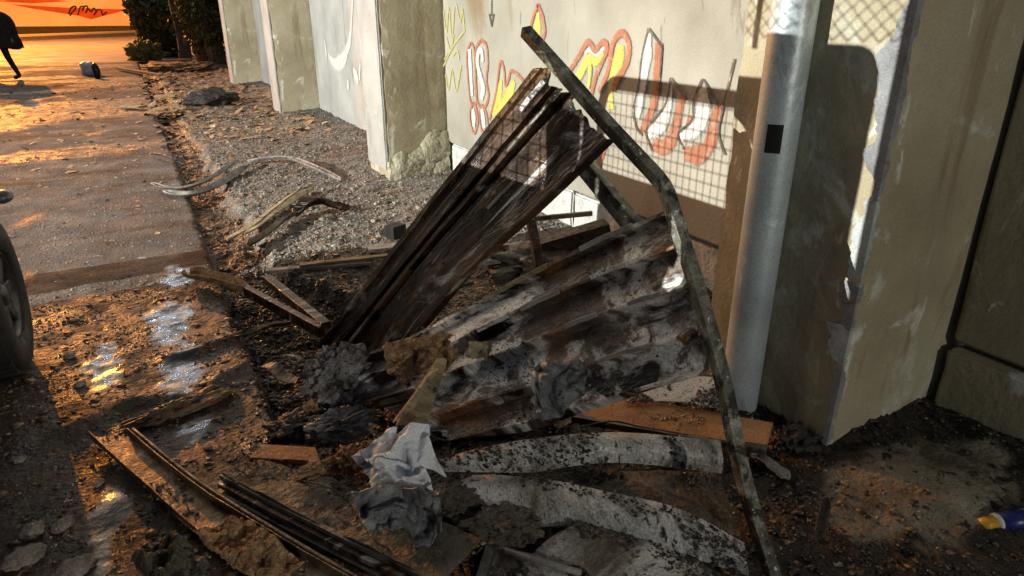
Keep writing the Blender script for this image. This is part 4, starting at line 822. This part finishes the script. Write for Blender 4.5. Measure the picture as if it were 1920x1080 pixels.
for i, (x, y, lb) in enumerate([(520, 700, 'bent scrap in the deep gutter left of the ash clump'), (548, 668, 'upright scrap in the gutter just above the ash clump'), (700, 790, 'curled scrap under the ash clump beside the timber stub'), (850, 862, 'scrap on the left end of the upper pale strip'), (600, 935, 'scrap lying on the fallen door leaf'), (840, 1045, 'scrap at the bottom edge left of the flat steel bar'),
                               (1060, 803, 'scrap wedged between the lower gate sheet and the upper pale strip'), (1440, 885, 'pale torn scrap right of the tube leg below the orange board'), (1540, 985, 'dark scrap on the burnt ground between tube leg and pale soil')]):
    c_ = gp(x, y, .03); a_ = rs2.random()*6.28; L1 = .04+.08*rs2.random(); dv = Vector((math.cos(a_), math.sin(a_), 0))*L1; c_.z = max(H(c_.x, c_.y), 0)+.02
    strip('burnt_scrap', [c_-dv, c_-dv*.3+Vector((0, 0, .02*rs2.random())), c_+dv*.4+Vector((0, 0, .035*rs2.random())), c_+dv+Vector((0, 0, .01))], .02+.05*rs2.random(), ['burnt', 'trim', 'darkdebris', 'channel', 'dirtysheet', 'burnt'][i % 6] if i % 6 not in (0, 4, 5) else 'channel', lb, 'scrap', rs2.random()-.5, .003, .02*rs2.random(), i, 'small burnt scraps around the gate')
for pts, labw in (([(1000, 408, .28), (1015, 425, .22), (1040, 440, .16), (1070, 432, .2)], 'thin burnt wire drooping before the white plinth'),
                  ([(640, 790, .16), (690, 770, .2), (740, 790, .17), (800, 815, .14), (850, 830, .1)], 'thin black wire looping over the debris by the timber stub'),
                  ([(560, 900, .09), (620, 915, .12), (660, 950, .10), (700, 1010, .1), (730, 1030, .09)], 'thin wire lying across the fallen door leaf'),
                  ([(1090, 800, .14), (1150, 790, .17), (1200, 800, .15), (1290, 815, .2)], 'thin wire lying on the orange board and curved strip')):
    q_ = curve(G3(pts), 30); o = MB().tube([tuple(p) for p in q_], .0028, 6).build('loose_wire', 'darkdebris', None, base=(q_[:, 0].mean(), q_[:, 1].mean(), 0), smooth=True); tag(o, labw, 'wire')
# spray can on the right
cn = thing('spray_can', gp(1870, 975, 0), 'blue can with a yellow cap lying on the dark soil at the right edge', 'can')
ca_, cb_ = gp(1838, 984, .07), gp(1990, 964, .07); dd = (cb_-ca_).normalized()
MB().tube([ca_, ca_+dd*.045], [.019, .023], 20).build('cap', 'yellow', cn, smooth=True)
MB().tube([ca_+dd*.046, ca_+dd*.052, ca_+dd*.058], [.020, .028, .029], 20).build('collar', 'whiteplastic', cn, smooth=True)
MB().tube([ca_+dd*.059, ca_+dd*.21], .0295, 20).build('can_body', 'bluelabel', cn, smooth=True)
MB().tube([ca_+dd*.155, ca_+dd*.175], .0302, 20).build('label_band', 'whiteplastic', cn, smooth=True)

def sprinkle(o, n, size, m, seed, dens=.5):
    r = np.random.default_rng(seed); me = o.data; ps = me.polygons; fv = []; ff = []; idx = r.integers(0, len(ps), n*3); k = 0
    for i in idx:
        wv = r.random(len(ps[i].vertices))+.01; wv /= wv.sum(); q = sum(np.array(me.vertices[vi].co)*w1 for vi, w1 in zip(ps[i].vertices, wv))+np.append(r.normal(size=2)*.012, 0)
        if float(fbm(q[0]*6+seed, q[1]*6, 0, 3, seed)) < dens-.5: continue
        if k >= n: break
        s1 = size[0]*(size[1]/size[0])**(r.random()**2); nn = Vector(ps[i].normal)
        if nn.z < 0: nn = -nn
        B = np.array([(1, 0, 0), (.2, .9, 0), (-.9, .4, 0), (-.6, -.7, 0), (.4, -.9, 0), (0, 0, .8)])*(1+.4*(r.random((6, 3))-.5))*s1; a = r.random()*6.28
        R = np.array([[math.cos(a), -math.sin(a), 0], [math.sin(a), math.cos(a), 0], [0, 0, 1]]); B = B @ R.T+q+np.array(nn)*.002
        n0 = len(fv); fv += [tuple(p) for p in B]; ff += [(n0, n0+1, n0+5), (n0+1, n0+2, n0+5), (n0+2, n0+3, n0+5), (n0+3, n0+4, n0+5), (n0+4, n0, n0+5)]; k += 1
    me2 = bpy.data.meshes.new('cinder_dust'); me2.from_pydata(fv, [], ff); me2.materials.append(M[m]); c2 = bpy.data.objects.new('cinder_dust', me2); COL.objects.link(c2)
    c2.parent = o; c2['kind'] = 'stuff'
for o in [x for x in COL.objects if x.name.split('.')[0] in ('curved_metal_sheet', 'flat_metal_sheet', 'leaf_face', 'channel_web', 'board')]:
    sprinkle(o, 900 if 'sheet' in o.name or 'leaf' in o.name else 350, (.0025, .010), 'darkcrumb' if 'sheet' in o.name else 'crumb', len(o.name)+len(o.data.vertices) % 17, .5)
sprinkle(sh2, 900, (.002, .009), 'darkcrumb', 77, .62)
# ------------------------------------------------------------------ scatter (uncountable)
def scatter(name, m, n, xf, yf, size, flatn=.6, seed=0, keep=None, sink=.25, flake=False):
    r = np.random.default_rng(seed); x = xf(r, n); y = yf(r, n)
    if keep is not None:
        k = keep(x, y, r); x, y = x[k], y[k]
    n = len(x); z = hgt(x, y); s_ = size[0]*(size[1]/size[0])**(r.random(n)**2.2)
    if flake:
        B = np.array([(-1, -.6, 0), (.2, -.8, .12), (1, -.1, 0), (.5, .7, -.08), (-.4, .8, .15), (-.1, 0, .3)]); F = [(0, 1, 5), (1, 2, 5), (2, 3, 5), (3, 4, 5), (4, 0, 5)]
    else:
        B = np.array([(1, 0, 0), (.3, .9, .1), (-.8, .6, -.1), (-.8, -.5, .15), (.25, -1, 0), (.1, .1, .9), (-.1, 0, -.9)], float); F = [(0, 1, 5), (1, 2, 5), (2, 3, 5), (3, 4, 5), (4, 0, 5), (1, 0, 6), (2, 1, 6), (3, 2, 6), (4, 3, 6), (0, 4, 6)]
    nb = len(B); V = B[None]*(1+.35*(r.random((n, nb, 3))-.5)*2)
    V[..., 2] *= flatn*(.6+.8*r.random((n, 1))); V[..., 0] *= (.7+.9*r.random((n, 1)))
    a = r.random(n)*6.283; ca, sa = np.cos(a)[:, None], np.sin(a)[:, None]
    tl = (r.random((n, 1))-.5)*(1.2 if flake else .8); zc = V[..., 2]*np.cos(tl)+V[..., 0]*np.sin(tl); xc = V[..., 0]*np.cos(tl)-V[..., 2]*np.sin(tl)
    X_ = (xc*ca-V[..., 1]*sa)*s_[:, None]+x[:, None]; Y_2 = (xc*sa+V[..., 1]*ca)*s_[:, None]+y[:, None]; Z_ = zc*s_[:, None]+(z+s_*(flatn*.5-sink))[:, None]
    VV = np.stack([X_, Y_2, Z_], -1).reshape(-1, 3); FF = (np.array(F)[None]+(np.arange(n)*nb)[:, None, None]).reshape(-1, 3)
    me = bpy.data.meshes.new(name); me.vertices.add(len(VV)); me.vertices.foreach_set('co', VV.ravel().astype(np.float32))
    me.loops.add(FF.size); me.loops.foreach_set('vertex_index', FF.ravel().astype(np.int32))
    me.polygons.add(len(FF)); me.polygons.foreach_set('loop_start', np.arange(0, FF.size, 3, dtype=np.int32)); me.update(); me.validate()
    me.materials.append(M[m]); o = bpy.data.objects.new(name, me); COL.objects.link(o); return o
U = lambda a, b: (lambda r, n: a+(b-a)*r.random(n))
def lab(o, l, c): stuff(o); o['label'] = l; o['category'] = c
lab(scatter('gravel', 'pebble', 26000, U(.5, 2.62), lambda r, n: 4.0+r.random(n)**1.6*8, (.004, .016), .7, 1, lambda x, y, r: (a_gutter(x, y) < .5)), 'loose grey gravel on the verge below the wall', 'gravel')
lab(scatter('rusty_rubble', 'darkcrumb', 9000, U(.26, .95), lambda r, n: 2.4+r.random(n)*2.2, (.005, .02), .7, 12, lambda x, y, r: a_gutter(x, y) > .4), 'blackened rubble in the deep part of the gutter', 'rubble')
lab(scatter('stones', 'pebble', 700, U(.55, 2.5), lambda r, n: 4.1+r.random(n)**1.5*7, (.012, .035), .6, 14, lambda x, y, r: a_gutter(x, y) < .3), 'larger stones and clods strewn in the gravel', 'stones')
lab(scatter('burnt_scraps', 'darkcrumb', 260, U(.5, 2.4), lambda r, n: 4.1+r.random(n)**1.4*5, (.02, .06), .35, 16, lambda x, y, r: a_gutter(x, y) < .3), 'black scraps strewn over the gravel', 'scraps')
lab(scatter('rusty_rubble', 'crumb', 12000, U(.24, 1.0), lambda r, n: 2.0+r.random(n)**1.5*8, (.004, .016), .7, 2, lambda x, y, r: r.random(len(x)) < np.maximum(a_gutter(x, y), .35*(y < 4.3))), 'rusty crumbs filling the gutter beside the road', 'rubble')
lab(scatter('road_grit', 'crumb', 15000, U(-1.3, .25), U(1.1, 4.5), (.0025, .011), .6, 3, lambda x, y, r: (fbm(x*5, y*5, 0, 3, 95) > -.35) & (a_wet(x, y) < .6)), 'brown grit strewn over the wet road in front', 'grit')
lab(scatter('mud_clods', 'crumb', 420, U(-1.2, .25), U(1.2, 4.4), (.01, .03), .45, 23, lambda x, y, r: a_wet(x, y) < .5), 'flattened brown clods on the muddy road', 'clods')
lab(scatter('road_grit', 'pebble', 5000, U(-2.2, .24), U(4.5, 9.5), (.003, .010), .6, 4), 'pale grit on the lit part of the road', 'grit')
lab(scatter('cinders', 'darkcrumb', 26000, U(.5, 2.6), U(.5, 4.3), (.003, .014), .7, 5, lambda x, y, r: (a_soil(x, y) < .5) | (r.random(len(x)) < .12)), 'black cinders covering the burnt ground around the gate', 'cinders')
lab(scatter('cinders', 'crumb', 5000, U(.2, 1.9), U(.7, 4.2), (.004, .016), .6, 15), 'brown burnt crumbs mixed through the wreckage', 'cinders')
lab(scatter('scorched_flakes', 'flake', 1300, U(-2.5, 2.4), lambda r, n: 8+r.random(n)*11, (.012, .06), .5, 6, None, .1, True), 'scorched paper flakes blown over the far road', 'litter')
lab(scatter('scorched_flakes', 'flake', 2400, U(.2, 2.3), lambda r, n: 9+r.random(n)*12, (.015, .085), .6, 7, None, .1, True), 'heap of orange lit litter before the ivy trunks', 'litter')
lab(scatter('scorched_flakes', 'flake', 260, U(-1.2, 2.2), lambda r, n: 4.6+r.random(n)*5, (.010, .032), .4, 8, None, .1, True), 'small pale flakes on road and gravel', 'litter')
# stones one can pick out
rs = np.random.default_rng(21)
spots = [(60, 1000, .035, 'rounded stone on the muddy road, upper one of the pile at the lower left'), (45, 1050, .045, 'broad flat stone close to the bottom left corner'), (120, 985, .03, 'stone just right of the small pile at the lower left'),
         (140, 1068, .04, 'stone at the bottom edge between the corner pile and the scorched mat'), (150, 722, .022, 'stone on the mud below the smaller yellow glinting puddle'), (130, 672, .022, 'stone on the mud right beside the front wheel'),
         (390, 842, .014, 'small stone on the mud above the channel, right of its upper end'), (430, 932, .018, 'pale pebble lying in the gap between channel and door leaf'), (36, 862, .02, 'stone lying in the shadow of the wheel'), (185, 905, .018, 'stone on the mud left of the middle of the channel')]
for i, (x, y, r, lb) in enumerate(spots):
    c = gp(x, y, 0); c.z = H(c.x, c.y)+r*.25
    tag(blob(c, r, 100+i, .35, 1.6, 4, (1.2, .9, .6), rs.random()*6).build('loose_stone', 'stone', None, base=(c.x, c.y, 0)), lb, 'stone', 'loose stones on the muddy road')
for i, (x, y, r, lb) in enumerate([(495, 462, .025, 'white plaster chip at the lower end of the metal angle'), (740, 408, .02, 'white plaster chip on the gravel above the small black box'), (630, 470, .02, 'white plaster chip on the gravel above the pale thin plank'), (700, 420, .022, 'white plaster chip on the gravel left of the small black box')]):
    c = gp(x, y, 0); c.z = H(c.x, c.y)+r*.3
    tag(blob(c, r, 140+i, .5, 1.2, 3, (1.3, .8, .5), rs.random()*6).build('white_chip', 'limewash', None, base=(c.x, c.y, 0)), lb, 'chip', 'white plaster chips on the gravel')

# ------------------------------------------------------------------ far debris
plank('far_plank', gp(222, 128, .06), gp(302, 141, .10), .12, .05, 'oldwood', 'pale plank lying across the road edge, far left', 'plank')
plank('far_plank', gp(312, 113, .25), gp(358, 112, .28), .14, .05, 'oldwood', 'short bright plank in front of the ivy trunks', 'plank')
plank('far_plank', gp(232, 198, .04), gp(268, 200, .05), .16, .03, 'oldwood', 'flat light board at the far gutter edge', 'board')
plank('far_plank', gp(290, 180, .06), gp(330, 179, .06), .2, .03, 'oldwood', 'flat light board beyond the orange rubble clump', 'board')
lump('litter_clump', (318, 208), .03, .2, 'fleece', 61, 'orange lit clump of rubble beside the far gutter', 'rubble', 6, .35, 5, (1.6, 1.2, .35))
lump('litter_clump', (390, 188), .1, .33, 'darkdebris', 63, 'dark flattened mound on the verge before the second far pier', 'mound', 5, .4, 2, (1.3, .8, .5))
lump('litter_clump', (355, 128), .06, .7, 'fleece', 65, 'wide orange lit rubble pile before the ivy trunks', 'rubble', 6, .35, 5, (1.4, 1.2, .22))
lump('litter_clump', (276, 101), .2, .4, 'leaf2', 66, 'scrubby tuft of weeds at the foot of the dark bush', 'weeds', 5, .8, 3, (1.2, 1, .9))
bg = thing('white_bag', gp(172, 135, 0), 'white bag with a dark side standing on the far road', 'bag')
c = gp(168, 130, .15); blob(c, .24, 71, .3, 1.5, 4, (.9, .8, .75)).build('bag_body', 'whiteplastic', bg, smooth=True)
c = gp(180, 134, .16); blob(c, .2, 72, .2, 1.3, 4, (.45, .5, 1.1)).build('bag_flap', 'truckpaint', bg, smooth=True)

# ------------------------------------------------------------------ bush and ivy trunks
def leaves(center, rad, n, size, seed, shell=.55, squash=(1, 1, 1), floor=.02):
    r = np.random.default_rng(seed); d = r.normal(size=(n, 3)); d /= np.linalg.norm(d, axis=1, keepdims=True)
    lump_ = 1+.28*fbm(d[:, 0]*2+seed, d[:, 1]*2, d[:, 2]*2, 3, seed)
    q = d*(shell+(1-shell)*r.random((n, 1)))*lump_[:, None]*np.array(rad)*np.array(squash)+np.array(center); q[:, 2] = np.maximum(q[:, 2], floor+.2*r.random(n))
    a = r.normal(size=(n, 3)); a /= np.linalg.norm(a, axis=1, keepdims=True); b = np.cross(a, r.normal(size=(n, 3))); b /= np.linalg.norm(b, axis=1, keepdims=True)
    s_ = size*(.6+.8*r.random((n, 1))); V = np.stack([q-a*s_, q+b*s_*.55, q+a*s_, q-b*s_*.55], 1).reshape(-1, 3)
    mb = MB(); mb.v = [tuple(p) for p in V]; mb.f = [(4*i, 4*i+1, 4*i+2, 4*i+3) for i in range(n)]; return mb
b = thing('dark_bush', (1.05, 30.0, 0), 'big rounded dark olive bush beyond the end of the wall', 'bush')
stuff_ = leaves((1.35, 30.0, 1.5), 1.25, 5200, .13, 3, .6, (.85, 1, 1.35)).build('foliage', 'leaf', b)
MB().tube([(1.35, 30, -.05), (1.38, 30, .8), (1.4, 30, 1.8)], [.12, .1, .06], 8).build('stem', 'bark', b, smooth=True)
for i, (x, y, r, h, labt, n) in enumerate([(1.62, 25.2, .16, 4.2, 'bare pale trunk just right of the dark bush', 120), (1.92, 23.0, .15, 4.4, 'ivy wrapped trunk with yellow green leaves beyond the last pier', 1500), (2.25, 22.3, .2, 4.5, 'dark leafy trunk hard against the last pier', 2600)]):
    tr = thing('ivy_tree', (x, y, 0), labt, 'tree', 'trees beyond the wall end')
    MB().tube([(x+.05*math.sin(k*1.3+i), y+.04*math.cos(k), h*k/7-.05) for k in range(8)], [r*(1.25-.07*k) for k in range(8)], 12).build('trunk', 'bark', tr, smooth=True)
    MB().tube([(x, y, h*.75), (x-.3, y-.2, h*.9), (x-.7, y-.1, h*1.1)], [.09, .07, .04], 8).build('limb', 'bark', tr, smooth=True)
    leaves((x, y, 1.6), .42, n, .085, 30+i, .5, (1, 1, 3.6), .25).build('ivy_crown', 'leaf2' if i == 1 else 'leaf', tr)

# ------------------------------------------------------------------ hoarding far behind, low wall
hd = thing('printed_hoarding', (-9, 62, 0), 'long pale hoarding with a red swoosh and dark handwriting, far top left', 'hoarding')
MB().box((-34, 62, .62), (6, 62.2, 5)).build('board_face', 'hoarding', hd)
MB().box((-34, 62.05, -.02), (6, 62.15, .61)).build('skirt', 'darkdebris', hd)
def far_poly(px, m, name, lift):
    pts = []
    for x, y in px:
        d = ray(x, y); pts.append(CAM+d*((62-lift)/d.y))
    mb = MB(); n = len(pts); mb.add(pts, [tuple(range(n))]); mb.build(name, m, hd)
far_poly([(20, 8), (120, 14), (240, 18), (170, 36), (150, 30), (60, 16)], 'hoard_red', 'red_swoosh', .02)
far_poly([(-10, 2), (60, 6), (130, 2), (60, -4)], 'hoard_red', 'red_swoosh', .02)
def far_stroke(px, w):
    pts = []
    for x, y in px:
        d = ray(x, y); pts.append(CAM+d*((62-.05)/d.y))
    MB().tube([tuple(p) for p in curve(pts, 24)], w, 5).build('handwriting_stroke', 'ink', hd)
far_stroke([(128, 26), (134, 14), (142, 12), (140, 18), (134, 24), (131, 29)], .045)
far_stroke([(146, 28), (150, 14), (156, 12), (154, 20), (158, 12), (164, 12), (162, 22)], .045)
far_stroke([(160, 24), (166, 16), (170, 22), (176, 15), (179, 20)], .045)
far_stroke([(176, 28), (184, 18), (190, 20), (192, 28), (200, 22)], .045)
lw = thing('low_wall', (-4, 55, 0), 'low orange lit boundary wall crossing the far road', 'wall')
a, b_ = Vector((-14, 41, 0)), Vector((1.4, 60, 0)); d = (b_-a).normalized(); s_ = Vector((-d.y, d.x, 0))*.25
MB().hexa([a-s_, b_-s_, b_+s_, a+s_]+[p+Vector((0, 0, .20)) for p in (a-s_, b_-s_, b_+s_, a+s_)]).build('wall_body', 'lowwall', lw, bevel=.03)
MB().hexa([p+Vector((0, 0, .202)) for p in (a-s_*1.4, b_-s_*1.4, b_+s_*1.4, a+s_*1.4)]+[p+Vector((0, 0, .32)) for p in (a-s_*1.4, b_-s_*1.4, b_+s_*1.4, a+s_*1.4)]).build('coping', 'lowwall', lw)

# ------------------------------------------------------------------ person at the far left
def skin_body(name, joints, edges, radii, m, parent, root=0, sub=2):
    me = bpy.data.meshes.new(name); off = base_of(parent)
    me.from_pydata([tuple(Vector(j)-off) for j in joints], edges, []); me.update()
    o = bpy.data.objects.new(name, me); COL.objects.link(o); o.parent = parent; me.materials.append(M[m])
    sk = o.modifiers.new('skin', 'SKIN'); sk.use_smooth_shade = True
    if not me.skin_vertices: me.attributes
    for i, v in enumerate(me.skin_vertices[0].data):
        v.radius = (radii[i], radii[i]) if not isinstance(radii[i], tuple) else radii[i]; v.use_root = (i == root)
    sb = o.modifiers.new('sub', 'SUBSURF'); sb.levels = sub; sb.render_levels = sub
    return o
px_, py_ = -2.68, 20.8
pr = thing('person', (px_, py_, 0), 'person in a bulky dark coat walking on the far road at the left edge', 'person')
J = [(px_, py_, .98), (px_, py_, 1.2), (px_-.02, py_, 1.45), (px_-.04, py_, 1.58), (px_-.06, py_, 1.72),
     (px_+.10, py_, .95), (px_+.16, py_+.02, .52), (px_+.30, py_+.04, .09), (px_+.20, py_-.12, .05),
     (px_-.10, py_, .95), (px_-.14, py_-.02, .52), (px_-.26, py_-.02, .09), (px_-.36, py_-.14, .05),
     (px_+.20, py_, 1.46), (px_+.30, py_-.05, 1.2), (px_+.34, py_-.15, .95), (px_-.24, py_, 1.46), (px_-.32, py_-.05, 1.2), (px_-.33, py_-.15, .95)]
Ed = [(0, 1), (1, 2), (2, 3), (3, 4), (0, 5), (5, 6), (6, 7), (7, 8), (0, 9), (9, 10), (10, 11), (11, 12), (2, 13), (13, 14), (14, 15), (2, 16), (16, 17), (17, 18)]
Rr = [.15, .17, .15, .065, .10, .10, .075, .05, .045, .10, .075, .05, .045, .075, .06, .045, .075, .06, .045]
skin_body('body', J, Ed, Rr, 'coat', pr)
# coat: a wide shell over torso and hips, open towards the knees
zc = np.linspace(.72, 1.56, 12); an = np.linspace(0, 2*math.pi, 25)
rad = np.interp(zc, [.72, 1.0, 1.25, 1.45, 1.56], [.44, .40, .38, .34, .12])
rows = [np.stack([px_+.02+rz_*1.08*np.cos(an)*(1+.06*fbm(an*2, 0*an+z_*5, 0, 3, 5)), py_+rz_*.72*np.sin(an), 0*an+z_+.03*np.sin(an*3)*(z_ < .9)], -1) for z_, rz_ in zip(zc, rad)]
grid_mb(np.stack(rows, 0)).build('coat', 'coat', pr, smooth=True, solid=.02)
blob((px_-.06, py_+.03, 1.77), .125, 91, .12, 2, 4, (.95, 1.05, 1.1)).build('hair', 'hair', pr, smooth=True)
blob((px_-.06, py_-.045, 1.72), .105, 92, .04, 1, 4, (.85, .9, 1.15)).build('face', 'skin', pr, smooth=True)
for sx in (.36, -.35): blob((px_+sx*.97, py_-.19, .89), .05, 93, .2, 2, 3, (.6, .8, 1.2)).build('hand', 'skin', pr, smooth=True)
